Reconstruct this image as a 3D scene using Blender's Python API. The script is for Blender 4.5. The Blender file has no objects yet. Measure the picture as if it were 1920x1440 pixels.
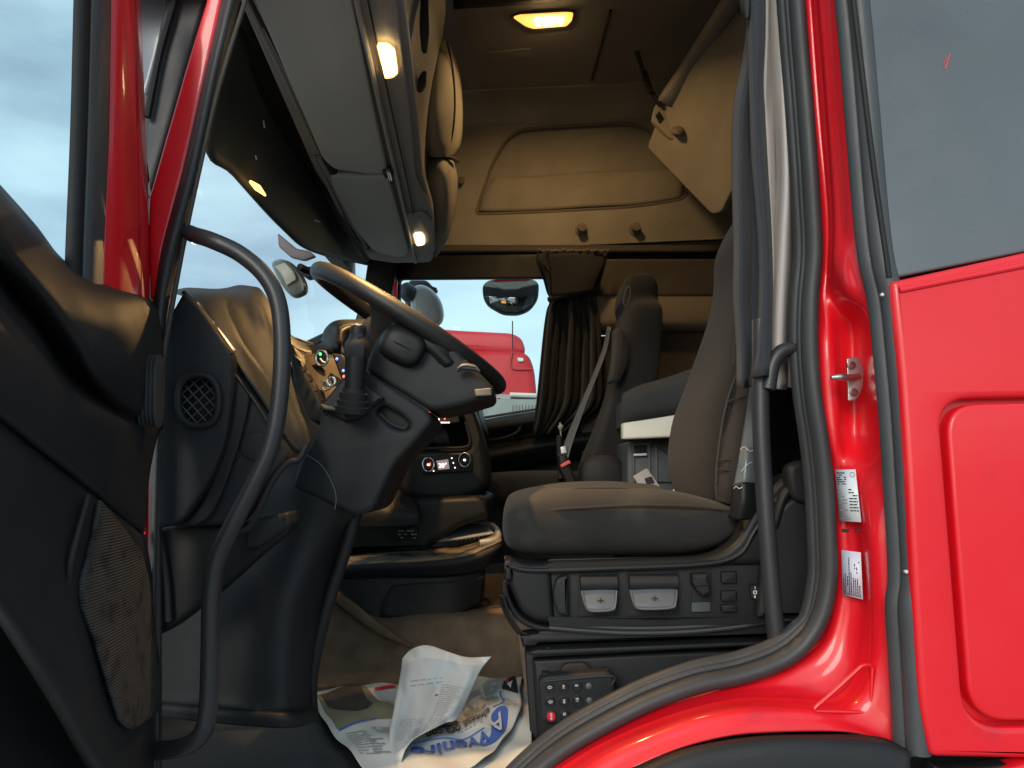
import bpy, bmesh, math, random
from mathutils import Vector, Matrix
random.seed(7)
S = bpy.context.scene
COL = S.collection
# ------------------------------------------------------------------ camera
CAM = Vector((0, 0, 1.95)); F = 1350.0
PITCH, ROLL = math.radians(7.0), math.radians(2.5)
RM = Matrix.Rotation(math.radians(90) + PITCH, 3, 'X') @ Matrix.Rotation(-ROLL, 3, 'Z')
cd = bpy.data.cameras.new('camera'); cam = bpy.data.objects.new('camera', cd); COL.objects.link(cam)
cam.matrix_world = Matrix.Translation(CAM) @ RM.to_4x4()
cd.sensor_width = 36; cd.lens = 36 * F / 1920; cd.clip_start = .02; cd.clip_end = 500
S.camera = cam
def ray(x, y): return RM @ Vector(((x - 960) / F, (720 - y) / F, -1))
def A(x, y, d):                       # point at depth d (metres across the cab)
    r = ray(x, y); return CAM + r * (d / r.y)
def AX(x, y, X):
    r = ray(x, y); return CAM + r * (X / r.x)
def AZ(x, y, z):                      # z relative to eye height
    r = ray(x, y); return CAM + r * (z / r.z)
def AL(pts, d): return [A(x, y, d) for x, y in pts]
# ------------------------------------------------------------------ outlines
def rp(pts, r, n=5):
    out = []; N = len(pts); P = [Vector(p[:2]) for p in pts]
    for i in range(N):
        a, b, c = P[i-1], P[i], P[(i+1) % N]
        rr = pts[i][2] if len(pts[i]) > 2 else r
        u = (a-b); v = (c-b); k = min(rr, u.length*.49, v.length*.49)
        if k < .01: out.append(tuple(b)); continue
        p0 = b + u.normalized()*k; p1 = b + v.normalized()*k
        for j in range(n+1):
            t = j/n; q = p0*(1-t)**2 + b*2*t*(1-t) + p1*t*t; out.append(tuple(q))
    return out
def cr(p0, p1, p2, p3, t):
    return .5*((2*p1)+(p2-p0)*t+(2*p0-5*p1+4*p2-p3)*t*t+(3*p1-p0-3*p2+p3)*t**3)
def spl(pts, n=6, closed=False):
    P = [Vector(p) for p in pts]; out = []; N = len(P)
    rng = N if closed else N-1
    for i in range(rng):
        if closed: a, b, c, d = P[i-1], P[i], P[(i+1) % N], P[(i+2) % N]
        else:
            b, c = P[i], P[i+1]; a = P[i-1] if i else b*2-c; d = P[i+2] if i+2 < N else c*2-b
        for j in range(n): out.append(cr(a, b, c, d, j/n))
    if not closed: out.append(P[-1])
    return out
def sp(pts, n=6): return [tuple(p) for p in spl(pts, n, True)]
def crn(P, s):
    n = len(P)-1; i = min(int(s*n), n-1); t = s*n-i
    b, c = P[i], P[i+1]; a = P[i-1] if i else b*2-c; d = P[i+2] if i+2 <= n else c*2-b
    return cr(a, b, c, d, t)
def surf(net):                        # smooth sheet through a net of points
    def f(u, v): return crn([crn(r, u) for r in net], v)
    return f
# ------------------------------------------------------------------ things
def tag(o, label, cat, group=None, kind=None):
    if label: o['label'] = label
    if cat: o['category'] = cat
    if group: o['group'] = group
    if kind: o['kind'] = kind
    return o
def thing(name, loc, label, cat, group=None):
    o = bpy.data.objects.new(name, None); COL.objects.link(o); o.location = loc
    o.empty_display_size = .05
    return tag(o, label, cat, group)
def wloc(o):
    v = Vector(o.location)
    while o.parent: o = o.parent; v += Vector(o.location)
    return v
def mk(name, me, mat, parent=None, smooth=35):
    bm = bmesh.new(); bm.from_mesh(me)
    bmesh.ops.remove_doubles(bm, verts=bm.verts, dist=1e-6)
    bmesh.ops.recalc_face_normals(bm, faces=bm.faces); bm.to_mesh(me); bm.free()
    c = Vector((0, 0, 0))
    if len(me.vertices):
        lo = [min(v.co[k] for v in me.vertices) for k in range(3)]; hi = [max(v.co[k] for v in me.vertices) for k in range(3)]
        c = Vector([(a+b)/2 for a, b in zip(lo, hi)])
    me.transform(Matrix.Translation(-c))
    me.materials.clear(); me.materials.append(mat)
    for p in me.polygons: p.use_smooth = True; p.material_index = 0
    me.set_sharp_from_angle(angle=math.radians(smooth))
    o = bpy.data.objects.new(name, me); COL.objects.link(o)
    if parent: o.parent = parent; o.location = c - wloc(parent)
    else: o.location = c
    return o
def mesh(name, vs, fs, mat, parent=None, smooth=35):
    me = bpy.data.meshes.new(name); me.from_pydata([tuple(v) for v in vs], [], fs); return mk(name, me, mat, parent, smooth)
AXES = {'Y': (Vector((1,0,0)), Vector((0,0,1)), Vector((0,1,0))),
        'X': (Vector((0,1,0)), Vector((0,0,1)), Vector((-1,0,0))),
        'Z': (Vector((1,0,0)), Vector((0,1,0)), Vector((0,0,1)))}
def plate(name, pts, thick, bevel, mat, parent=None, holes=(), axis='Y', res=2, smooth=35):
    """pts: world points on one plane; body extends away from the viewer along the axis' third vector"""
    u, v, n = AXES[axis] if isinstance(axis, str) else axis
    o0 = pts[0]
    cu = bpy.data.curves.new(name, 'CURVE'); cu.dimensions = '2D'; cu.fill_mode = 'BOTH'
    bevel = min(bevel, thick*.49)
    cu.extrude = max(thick/2-bevel, 1e-5); cu.bevel_depth = bevel; cu.offset = -bevel; cu.bevel_resolution = res
    for loop in [pts]+list(holes):
        s = cu.splines.new('POLY'); s.points.add(len(loop)-1); s.use_cyclic_u = True
        for i, p in enumerate(loop):
            q = p-o0; s.points[i].co = (q.dot(u), q.dot(v), 0, 1)
    ob = bpy.data.objects.new('t', cu); me = bpy.data.meshes.new_from_object(ob)
    bpy.data.objects.remove(ob); bpy.data.curves.remove(cu)
    for w in me.vertices: w.co = o0 + u*w.co.x + v*w.co.y + n*(w.co.z+thick/2)
    me.name = name
    return mk(name, me, mat, parent, smooth)
def pY(name, px, d, thick, bevel, mat, parent=None, holes=(), **k):
    return plate(name, AL(px, d), thick, bevel, mat, parent, [AL(h, d) for h in holes], 'Y', **k)
def net(name, rows, mat, parent=None, nu=6, nv=6, thick=.004, noise=0, smooth=180, dirn=None):
    f = surf(rows); NU = (len(rows[0])-1)*nu; NV = (len(rows)-1)*nv
    vs = []
    for j in range(NV+1):
        for i in range(NU+1):
            vs.append(f(i/NU, j/NV))
    W = NU+1
    fs = [(j*W+i, j*W+i+1, (j+1)*W+i+1, (j+1)*W+i) for j in range(NV) for i in range(NU)]
    o = mesh(name, vs, fs, mat, parent, smooth)
    if thick:
        m = o.modifiers.new('s', 'SOLIDIFY'); m.thickness = thick; m.offset = 0
    return o
def tube(name, path, r, mat, parent=None, n=12, seg=6, closed=False, flat=1.0, caps=True, smoothpath=True):
    P = spl(path, seg, closed) if smoothpath else [Vector(p) for p in path]
    N = len(P); vs = []; fs = []
    rr = r if isinstance(r, (list, tuple)) else [r]
    up = None
    for i, p in enumerate(P):
        t = (P[(i+1) % N]-P[i-1]) if closed else (P[min(i+1, N-1)]-P[max(i-1, 0)])
        t.normalize()
        if up is None:
            up = Vector((0, 0, 1)) if abs(t.z) < .9 else Vector((1, 0, 0))
        up = (up - t*up.dot(t)).normalized(); sd = t.cross(up)
        s = i/(N-1)*(len(rr)-1); k = min(int(s), len(rr)-1); k2 = min(k+1, len(rr)-1); ra = rr[k]*(1-(s-k))+rr[k2]*(s-k)
        for j in range(n):
            a = 2*math.pi*j/n; vs.append(p+sd*math.cos(a)*ra+up*math.sin(a)*ra*flat)
    M = N if closed else N-1
    for i in range(M):
        for j in range(n):
            a = i*n+j; b = i*n+(j+1) % n; c = ((i+1) % N)*n+(j+1) % n; d = ((i+1) % N)*n+j
            fs.append((a, b, c, d))
    if caps and not closed: fs += [tuple(range(n)), tuple(range((N-1)*n, N*n))]
    return mesh(name, vs, fs, mat, parent, 40)
def loft(name, secs, mat, parent=None, smooth=60, sub=3, caps=True):
    """closed loops of equal length, smoothed between with catmull-rom"""
    P = [[Vector(p) for p in s] for s in secs]; n = len(P[0]); out = []
    K = (len(P)-1)*sub
    for i in range(K+1): out.append([crn([s[j] for s in P], i/K) for j in range(n)])
    vs = [p for s in out for p in s]; fs = []
    for i in range(K):
        for j in range(n): fs.append((i*n+j, i*n+(j+1) % n, (i+1)*n+(j+1) % n, (i+1)*n+j))
    if caps: fs += [tuple(range(n)), tuple(range(K*n, K*n+n))]
    return mesh(name, vs, fs, mat, parent, smooth)
def sup(c, hu, hv, U, V, e=4, n=28):
    out = []
    for i in range(n):
        a = 2*math.pi*i/n; ca, sa = math.cos(a), math.sin(a)
        out.append(c + U*(hu*math.copysign(abs(ca)**(2/e), ca)) + V*(hv*math.copysign(abs(sa)**(2/e), sa)))
    return out
def lathe(name, c, axis, prof, mat, parent=None, n=28, sx=1.0):
    """prof: (radius, offset along axis)"""
    ax = axis.normalized(); h = Vector((0, 0, 1)) if abs(ax.z) < .8 else Vector((1, 0, 0))
    u = (h-ax*h.dot(ax)).normalized(); w = ax.cross(u); vs = []; fs = []
    for r, z in prof:
        for j in range(n):
            a = 2*math.pi*j/n; vs.append(c+ax*z+u*(r*math.cos(a))+w*(r*sx*math.sin(a)))
    for i in range(len(prof)-1):
        for j in range(n): fs.append((i*n+j, i*n+(j+1) % n, (i+1)*n+(j+1) % n, (i+1)*n+j))
    fs += [tuple(range(n)), tuple(range((len(prof)-1)*n, len(prof)*n))]
    return mesh(name, vs, fs, mat, parent, 40)
def text(name, s, org, U, V, size, mat, parent=None, off=.0006, fn=None, bold=0, cut=0):
    cu = bpy.data.curves.new(name, 'FONT'); cu.body = s; cu.size = size; cu.align_x = 'LEFT'; cu.offset = bold; cu.resolution_u = 3
    if fn is None: cu.extrude = .0002
    ob = bpy.data.objects.new('t', cu); me = bpy.data.meshes.new_from_object(ob)
    bpy.data.objects.remove(ob); bpy.data.curves.remove(cu)
    if fn is not None:
        bm = bmesh.new(); bm.from_mesh(me); bmesh.ops.triangulate(bm, faces=bm.faces)
        for _ in range(4):
            es = [e for e in bm.edges if e.calc_length() > cut]
            if not es: break
            bmesh.ops.subdivide_edges(bm, edges=es, cuts=1); bmesh.ops.triangulate(bm, faces=bm.faces)
        bm.to_mesh(me); bm.free()
        for w in me.vertices: w.co = fn(w.co.x, w.co.y)
    else:
        N = U.cross(V).normalized()
        for w in me.vertices: w.co = org+U*w.co.x+V*w.co.y+N*(off+w.co.z)
    return mk(name, me, mat, parent)
# ------------------------------------------------------------------ materials
def mat(name, col, rough=.6, metal=0, bump=0, bscale=300, coat=0, var=0, vscale=6, spec=.5, emit=None, estr=0, rvar=0, detail=3, sheen=0, dirt=None, dscale=9, dth=.62):
    m = bpy.data.materials.new(name); m.use_nodes = True; nt = m.node_tree; b = nt.nodes['Principled BSDF']
    b.inputs['Base Color'].default_value = (*col, 1); b.inputs['Roughness'].default_value = rough; b.inputs['Metallic'].default_value = metal
    b.inputs['Coat Weight'].default_value = coat; b.inputs['Coat Roughness'].default_value = .1; b.inputs['Specular IOR Level'].default_value = spec
    b.inputs['Sheen Weight'].default_value = sheen
    if emit: b.inputs['Emission Color'].default_value = (*emit, 1); b.inputs['Emission Strength'].default_value = estr
    tc = nt.nodes.new('ShaderNodeTexCoord')
    def noise(sc, det=3):
        n = nt.nodes.new('ShaderNodeTexNoise'); n.inputs['Scale'].default_value = sc; n.inputs['Detail'].default_value = det
        nt.links.new(tc.outputs['Object'], n.inputs['Vector']); return n
    if bump:
        n = noise(bscale, detail); bp = nt.nodes.new('ShaderNodeBump'); bp.inputs['Strength'].default_value = bump; bp.inputs['Distance'].default_value = .001
        nt.links.new(n.outputs['Fac'], bp.inputs['Height']); nt.links.new(bp.outputs['Normal'], b.inputs['Normal'])
    last = None
    if var:
        n = noise(vscale, 5); mp = nt.nodes.new('ShaderNodeMapRange'); mp.inputs[1].default_value = .3; mp.inputs[2].default_value = .7
        mp.inputs[3].default_value = 1-var; mp.inputs[4].default_value = 1+var
        nt.links.new(n.outputs['Fac'], mp.inputs[0])
        mx = nt.nodes.new('ShaderNodeVectorMath'); mx.operation = 'SCALE'; mx.inputs[0].default_value = col
        nt.links.new(mp.outputs[0], mx.inputs['Scale']); nt.links.new(mx.outputs[0], b.inputs['Base Color']); last = mx.outputs[0]
    if dirt:
        n = noise(dscale, 8); rp_ = nt.nodes.new('ShaderNodeMapRange'); rp_.inputs[1].default_value = dth-.04; rp_.inputs[2].default_value = dth+.12
        nt.links.new(n.outputs['Fac'], rp_.inputs[0]); mm = nt.nodes.new('ShaderNodeMix'); mm.data_type = 'RGBA'
        nt.links.new(rp_.outputs[0], mm.inputs['Factor'])
        if last: nt.links.new(last, mm.inputs['A'])
        else: mm.inputs['A'].default_value = (*col, 1)
        mm.inputs['B'].default_value = (*dirt, 1); nt.links.new(mm.outputs['Result'], b.inputs['Base Color'])
    if rvar:
        n = noise(14, 5); mp = nt.nodes.new('ShaderNodeMapRange'); mp.inputs[1].default_value = .3; mp.inputs[2].default_value = .7
        mp.inputs[3].default_value = max(rough-rvar, .02); mp.inputs[4].default_value = rough+rvar
        nt.links.new(n.outputs['Fac'], mp.inputs[0]); nt.links.new(mp.outputs[0], b.inputs['Roughness'])
    return m
def glass(name, tint, refl=.08, rough=.0):
    m = bpy.data.materials.new(name); m.use_nodes = True; nt = m.node_tree; nt.nodes.clear()
    o = nt.nodes.new('ShaderNodeOutputMaterial'); t = nt.nodes.new('ShaderNodeBsdfTransparent'); t.inputs[0].default_value = (*tint, 1)
    g = nt.nodes.new('ShaderNodeBsdfGlossy'); g.inputs['Roughness'].default_value = rough
    lw = nt.nodes.new('ShaderNodeFresnel'); lw.inputs[0].default_value = 1.45
    mu = nt.nodes.new('ShaderNodeMath'); mu.operation = 'MULTIPLY'; mu.inputs[1].default_value = refl/.04; nt.links.new(lw.outputs[0], mu.inputs[0]); mu.use_clamp = True
    mx = nt.nodes.new('ShaderNodeMixShader'); nt.links.new(mu.outputs[0], mx.inputs[0]); nt.links.new(t.outputs[0], mx.inputs[1]); nt.links.new(g.outputs[0], mx.inputs[2])
    nt.links.new(mx.outputs[0], o.inputs[0]); return m
RED = mat('red_paint', (.78, .005, .016), .46, coat=.6, rvar=.08, dirt=(.52, .012, .03), dscale=11, dth=.66, bump=.03, bscale=60)
REDD = mat('red_paint_inner', (.7, .006, .018), .38, coat=.5)
BLK = mat('black_plastic', (.019, .020, .022), .5, bump=.35, bscale=900, var=.12, rvar=.08, spec=.3)
BLK2 = mat('black_plastic_smooth', (.010, .011, .0125), .5, bump=.15, bscale=500, rvar=.08, spec=.32)
CHAR = mat('charcoal_plastic', (.0145, .016, .0185), .58, bump=.5, bscale=700, var=.1, rvar=.06, spec=.32)
GREYP = mat('grey_plastic', (.088, .096, .108), .45, bump=.2, bscale=700, var=.08)
SLATEP = mat('slate_plastic', (.055, .068, .075), .5, bump=.3, bscale=600, var=.1)
RUB = mat('rubber', (.035, .037, .04), .55, bump=.4, bscale=350, var=.15, rvar=.06)
RUBG = mat('rubber_grey', (.058, .062, .067), .5, bump=.4, bscale=350, var=.15, rvar=.06)
BAR = mat('rail_coating', (.028, .029, .033), .42, bump=.3, bscale=250, var=.1)
FAB = mat('seat_fabric', (.0125, .012, .0115), .95, bump=1.0, bscale=1100, var=.22, vscale=9, sheen=.05)
FABS = mat('seat_fabric_dusty', (.021, .020, .019), .95, bump=1.0, bscale=1100, var=.25, vscale=9, sheen=.05, dirt=(.045, .047, .037), dscale=7, dth=.57)
FABM = mat('seat_fabric_light', (.032, .026, .023), .95, bump=1.0, bscale=900, var=.2, sheen=.05)
CURT = mat('curtain_slate', (.027, .032, .041), .9, bump=.8, bscale=900, var=.1, vscale=4, sheen=.1)
CURTL = mat('curtain_taupe', (.50, .47, .45), .85, bump=.4, bscale=900, var=.06, vscale=4)
CURTB = mat('curtain_black', (.017, .016, .014), .95, bump=.8, bscale=700, var=.2, sheen=.1)
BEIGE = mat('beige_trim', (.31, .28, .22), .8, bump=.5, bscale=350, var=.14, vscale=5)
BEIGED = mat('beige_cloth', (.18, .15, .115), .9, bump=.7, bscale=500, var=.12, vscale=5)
CEIL = mat('headliner', (.26, .23, .20), .95, bump=.6, bscale=300, var=.1, vscale=3)
VIS = mat('visor_grey', (.52, .52, .48), .65, bump=.4, bscale=500, var=.04, vscale=3)
VIST = mat('locker_grey', (.30, .275, .25), .6, bump=.4, bscale=500, var=.05, vscale=3)
WHITE = mat('white_metal', (.62, .64, .58), .4, var=.03)
STEEL = mat('steel', (.55, .55, .55), .35, metal=1, bump=.3, bscale=200, rvar=.1)
SILV = mat('silver_trim', (.75, .76, .8), .4, metal=.3)
CHROME = mat('chrome_ring', (.8, .78, .74), .2, metal=1)
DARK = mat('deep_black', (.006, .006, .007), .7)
CARPET = mat('carpet', (.12, .085, .055), .95, bump=1.0, bscale=700, var=.25, vscale=20)
FLOORM = mat('floor_mat', (.013, .015, .016), .6, bump=.5, bscale=300, var=.15, dirt=(.06, .058, .05), dscale=18, dth=.72)
STICK = mat('sticker_white', (.68, .73, .76), .4)
STICKL = mat('sticker_lilac', (.66, .67, .78), .4)
INK = mat('black_ink', (.02, .02, .02), .5)
INKG = mat('grey_ink', (.22, .23, .25), .7)
REDI = mat('red_button', (.6, .015, .03), .4)
WHI = mat('white_print', (.8, .8, .8), .5)
PAPER = mat('newsprint', (.50, .52, .51), .9, bump=.3, bscale=120, var=.04, vscale=10)
PAPERG = mat('newsprint_grey', (.40, .43, .45), .9, bump=.3, bscale=120, var=.08, vscale=10)
BLUE = mat('blue_ink', (.02, .10, .42), .7)
KHAKI = mat('photo_khaki', (.17, .165, .11), .8, var=.12, vscale=8)
SHADE = mat('photo_dark', (.03, .028, .024), .8, var=.3, vscale=14)
TINT = mat('blackout_glass', (.095, .108, .118), .3, coat=.6, var=.2, vscale=1.6, rvar=.12)
WARM = (1, .62, .22)
LAMP = mat('lamp_lit', (1, .8, .5), .4, emit=(1, .72, .33), estr=14)
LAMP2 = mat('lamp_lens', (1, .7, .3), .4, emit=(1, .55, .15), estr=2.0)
LEDR = mat('led_red', (1, .1, .05), .4, emit=(1, .05, .03), estr=4)
LEDW = mat('led_white', (1, .9, .8), .4, emit=(1, .85, .75), estr=1.6)
LEDB = mat('led_blue', (.2, .3, 1), .4, emit=(.1, .2, 1), estr=2)
LEDG = mat('led_green', (.1, 1, .3), .4, emit=(.1, 1, .3), estr=1.5)
SCR = mat('screen_grey', (.3, .27, .27), .4, emit=(.62, .5, .5), estr=.22)
GLS = glass('window_glass', (.95, .98, .98), .006)
GLS2 = glass('windscreen_glass', (.96, .98, .98), .012)
FOOT = mat('footwell_plastic', (.011, .012, .0135), .56, bump=.3, bscale=500, spec=.35)
MATT = mat('mattress_fabric', (.028, .032, .034), .95, bump=.8, bscale=700, var=.15)
COWL = mat('cowl_plastic', (.021, .024, .027), .62, bump=.5, bscale=600, var=.1, spec=.3)
TRAY = mat('tray_grey', (.34, .36, .37), .35, var=.1)
# =============================================================== red cab body
cab = thing('truck_cab', (0.6, 1.1, 1.0), 'red truck cab body around the open doorway, with dark blackout side window and hatch', 'truck')
op_out = rp([(1672, 527, 8), (1690, 700, 60), (1703, 900, 60), (1716, 1150, 60), (1728, 1330, 60), (1748, 1421, 14), (2250, 1430), (2250, 400)], 3)
hatch_o = [(1762, 800, 40), (1830, 748, 50), (2200, 740), (2200, 1350), (1862, 1366, 60), (1812, 1326, 50)]
hole = rp([(1762, 748, 62), (2190, 738), (2190, 1358), (1812, 1366, 75)], 60, 8)
hin = rp([(1774, 758, 62), (2180, 748), (2180, 1348), (1821, 1354, 75)], 60, 8)
pY('outer_panel', op_out, 1.0, .03, .009, RED, cab, [hole], res=4)
pY('hatch', hin, 1.001, .03, .006, RED, cab, res=4)
pY('hatch_frame', [(1740, 700), (2230, 700), (2230, 1400), (1790, 1400)], 1.025, .01, .001, REDD, cab)
# step pressed along the top of the panel, below the window
tube('window_ridge', [A(1686, 545, 1.0), A(1800, 522, 1.0), A(1920, 498, 1.0), A(2200, 440, 1.0)], .0045, RED, cab, flat=1)
pY('side_window', rp([(1596, -120, 5), (1612, 60, 60), (1640, 330, 60), (1672, 522, 6), (1930, 470, 5), (2250, 400), (2250, -150)], 3), 1.012, .02, .003, TINT, cab)
pY('lower_side_panel', rp([(1752, 1436), (1775, 1447), (1905, 1434), (2250, 1430), (2250, 1600), (1760, 1600)], 3), 1.0, .03, .004, BLK2, cab)
pY('lower_red_panel', rp([(1850, 1452), (1925, 1434), (2250, 1428), (2250, 1700), (1850, 1700)], 3), .992, .03, .004, RED, cab)
# door jamb
J = [
 (-60, [1508,1520,1532,1545,1556,1570], [1.17,1.16,1.12,1.10,1.08,1.06]),
 (200, [1526,1540,1552,1565,1578,1594], [1.17,1.16,1.12,1.10,1.08,1.06]),
 (400, [1545,1556,1566,1580,1592,1610], [1.17,1.16,1.12,1.10,1.08,1.06]),
 (490, [1545,1555,1565,1582,1600,1620], [1.17,1.16,1.12,1.095,1.08,1.06]),
 (555, [1540,1550,1566,1590,1616,1634], [1.17,1.165,1.15,1.10,1.075,1.06]),
 (600, [1540,1553,1576,1604,1628,1642], [1.165,1.155,1.168,1.155,1.08,1.06]),
 (650, [1540,1562,1577,1606,1637,1649], [1.15,1.145,1.17,1.17,1.085,1.06]),
 (750, [1545,1569,1580,1610,1641,1656], [1.15,1.145,1.17,1.17,1.085,1.06]),
 (825, [1555,1573,1584,1612,1645,1661], [1.15,1.145,1.168,1.165,1.085,1.06]),
 (872, [1562,1576,1592,1620,1650,1664], [1.16,1.15,1.14,1.12,1.08,1.06]),
 (930, [1570,1584,1602,1622,1647,1667], [1.165,1.155,1.135,1.10,1.075,1.06]),
 (1000,[1572,1590,1612,1627,1645,1670], [1.165,1.155,1.135,1.09,1.07,1.06]),
 (1100,[1576,1595,1620,1634,1652,1675], [1.165,1.155,1.135,1.09,1.07,1.06]),
 (1180,[1562,1590,1620,1637,1658,1680], [1.165,1.155,1.13,1.09,1.07,1.06])]
rows = [[A(xs[0]-26, y, 1.20)]+[A(x, y, d) for x, d in zip(xs, ds)] for y, xs, ds in J]
D2 = [1.165,1.15,1.125,1.085,1.07,1.06]
for pts in [[(1535,1225),(1575,1245),(1608,1262),(1630,1278),(1662,1300),(1686,1330)],
            [(1495,1252),(1525,1285),(1560,1312),(1590,1330),(1640,1360),(1688,1392)],
            [(1440,1272),(1455,1292),(1475,1314),(1492,1328),(1540,1352),(1590,1372)],
            [(1370,1288),(1378,1300),(1388,1316),(1396,1330),(1412,1352),(1425,1374)],
            [(1290,1310),(1297,1320),(1306,1332),(1314,1345),(1326,1368),(1336,1386)],
            [(1200,1340),(1208,1350),(1217,1362),(1226,1375),(1240,1398),(1250,1412)],
            [(1100,1388),(1110,1396),(1120,1406),(1130,1420),(1150,1440),(1165,1455)],
            [(990,1450),(1000,1460),(1015,1475),(1030,1490),(1050,1510),(1065,1530)]]:
    rows.append([A(pts[0][0]-12, pts[0][1]-24, 1.20)]+[A(x, y, d) for (x, y), d in zip(pts, D2)])
net('door_jamb', rows, RED, cab, nu=6, nv=6, thick=.003)
tri = rp([(1520, 1333, 16), (1632, 1336, 6), (1636, 1248, 8), (1618, 1246, 12), (1560, 1300, 30)], 10)
tube('pressed_ridge', [A(x, y, 1.078-.0) for x, y in tri], .0028, RED, cab, n=8, seg=2, closed=True)
for x, y in ((1541, 1340), (1392, 1348), (1450, 1350)):
    lathe('drain_plug', A(x, y, 1.082), Vector((0, -1, 0)), [(.0055, -.01), (.0055, 0), (.0035, .0015)], RED, cab, 14)
# black wheel arch under the sill
net('wheel_arch_trim', [[A(1120,1470,1.03),A(1220,1428,1.03),A(1300,1402,1.03),A(1400,1385,1.03),A(1500,1380,1.03),A(1640,1382,1.03),A(1705,1410,1.03)],
   [A(1120,1520,1.0),A(1220,1470,1.0),A(1300,1440,1.0),A(1400,1425,1.0),A(1500,1420,1.0),A(1640,1430,1.0),A(1705,1440,1.0)],
   [A(1120,1700,.99),A(1220,1700,.99),A(1300,1700,.99),A(1400,1700,.99),A(1500,1700,.99),A(1640,1700,.99),A(1705,1700,.99)]], BLK, cab, thick=.004)
# seals
sealp = [(1488,-80),(1500,80),(1510,200),(1521,360),(1526,470),(1519,560),(1518,650),(1525,740),(1537,820),(1546,900),(1552,1000),(1553,1080),(1540,1150),(1508,1205),(1462,1240),(1390,1266),(1310,1283),(1220,1315),(1130,1360),(1060,1402),(1000,1450),(940,1510)]
sw = [.0165]*22
tube('door_seal', [A(x, y, 1.155) for x, y in sealp], .0165, RUB, cab, n=16, flat=.8)
tube('seal_lip', [A(x-17+(8 if y>1180 else 0)-(0), y-(22 if y>1180 else 0), 1.175) for x, y in sealp], .006, RUB, cab, n=10)
tube('seal_carrier', [A(x-25+(14 if y>1180 else 0), y-(30 if y>1180 else 0), 1.20) for x, y in sealp], .012, RUB, cab, n=10)
outp = [(1592,-80),(1606,60),(1618,200),(1635,400),(1646,490),(1662,560),(1673,660),(1684,780),(1692,900),(1700,1020),(1702,1090),(1697,1140),(1702,1220),(1708,1320),(1713,1412)]
tube('outer_seal', [A(x-17, y, 1.045) for x, y in outp], .0145, RUBG, cab, n=14)
tube('outer_seal_bead', [A(x+10, y, 1.022) for x, y in outp], .0155, RUBG, cab, n=14)
tube('outer_seal_groove', [A(x-1, y, 1.035) for x, y in outp], .010, DARK, cab, n=8)
tube('window_rubber', [A(x, y, 1.008) for x, y in [(1590,-80),(1612,100),(1640,330),(1667,520)]], .0042, DARK, cab, n=8)
for x, y in ((1652, 552), (1697, 1072)):
    lathe('seal_chip', A(x+3, y, 1.0065), Vector((.1, -1, 0)), [(.0022, -.004), (.0026, 0), (.001, .0006)], WHITE, cab, 8)
# front pillar of the doorway
ap = [(374,-60),(385,0),(345,130),(305,270),(277,370),(276,450),(279,560),(300,560),(306,470),(345,320),(385,150),(418,0),(430,-60)]
pY('door_pillar', ap, 1.14, .04, .008, RED, cab, res=3)
net('pillar_trim', [[A(x, y, 1.15) for x, y in [(428,-60),(416,0),(382,150),(343,320),(303,470),(287,600),(284,800),(282,1000),(280,1250),(282,1500)]],
    [A(x, y, 1.12) for x, y in [(445,-60),(432,0),(396,150),(358,320),(318,470),(298,600),(293,800),(288,1000),(286,1250),(288,1500)]],
    [A(x, y, 1.14) for x, y in [(462,-60),(448,0),(408,150),(372,320),(337,470),(308,600),(300,800),(294,1000),(292,1250),(294,1500)]]], RUB, cab, thick=.006)
tube('pillar_piping', [A(x, y, 1.13) for x, y in [(472,-60),(460,0),(432,90),(403,190),(378,300),(348,440),(322,580),(302,700),(296,850),(293,1000),(292,1250),(294,1500)]], .0038, mat('hem_rubber', (.06,.052,.045), .6, bump=1, bscale=160), cab, n=8)
pY('quarter_seal', rp([(318,-60),(378,-60),(383,0),(277,372),(270,300),(276,170)], 4), 1.19, .03, .006, RUB, cab)
pY('corner_fairing', rp([(255,-60),(330,-60),(322,0),(272,190),(255,200)], 6), 1.22, .02, .006, mat('fairing_grey', (.16,.19,.22), .35, coat=.3), cab)
tube('quarter_seal_bead', [A(x, y, 1.18) for x, y in [(340,-60),(328,0),(300,100),(276,220)]], .006, BLK2, cab, n=8)
pY('door_sill_edge', [(259,560),(291,560),(284,1040),(268,1440),(268,1600),(240,1600),(255,1200)], 1.185, .01, .001, REDD, cab)
pY('pillar_core', [(262,175),(275,175),(300,215),(330,215),(366,300),(343,440),(318,580),(299,700),(299,1560),(258,1560)], 1.205, .01, .002, RUB, cab)
# interior shell of the cab
z = lambda r: CAM.z+r
def box(name, lo, hi, m, par, bev=0):
    x0,y0,z0 = lo; x1,y1,z1 = hi
    return plate(name, [Vector((x0,y0,z0)),Vector((x1,y0,z0)),Vector((x1,y0,z1)),Vector((x0,y0,z1))], y1-y0, bev, m, par)
FZ = z(-.50)
box('cab_floor', (-.95, 1.17, FZ-.06), (1.35, 3.45, FZ), FLOORM, cab)
box('ceiling_panel', (-.75, 1.13, z(1.77)), (1.35, 3.3, z(1.8)), CEIL, cab)
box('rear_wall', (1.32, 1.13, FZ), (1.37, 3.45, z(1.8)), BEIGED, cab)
box('front_bulkhead', (-.95, 1.22, FZ-.05), (-.9, 3.45, z(.02)), BLK, cab)
box('front_roof_panel', (-.80, 1.17, z(.98)), (-.74, 3.42, z(1.8)), BEIGED, cab)
box('roof_skin', (-.9, 1.08, z(1.81)), (1.42, 3.5, z(1.84)), RED, cab)
pY('roof_side', [(-300,-1200),(1180,-1200),(1180,-1201),(2300,-1200),(2300,-60),(1530,-60),(1500,-330),(520,-330),(440,-60),(-300,-60)], 1.12, .02, .002, RED, cab)
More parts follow.
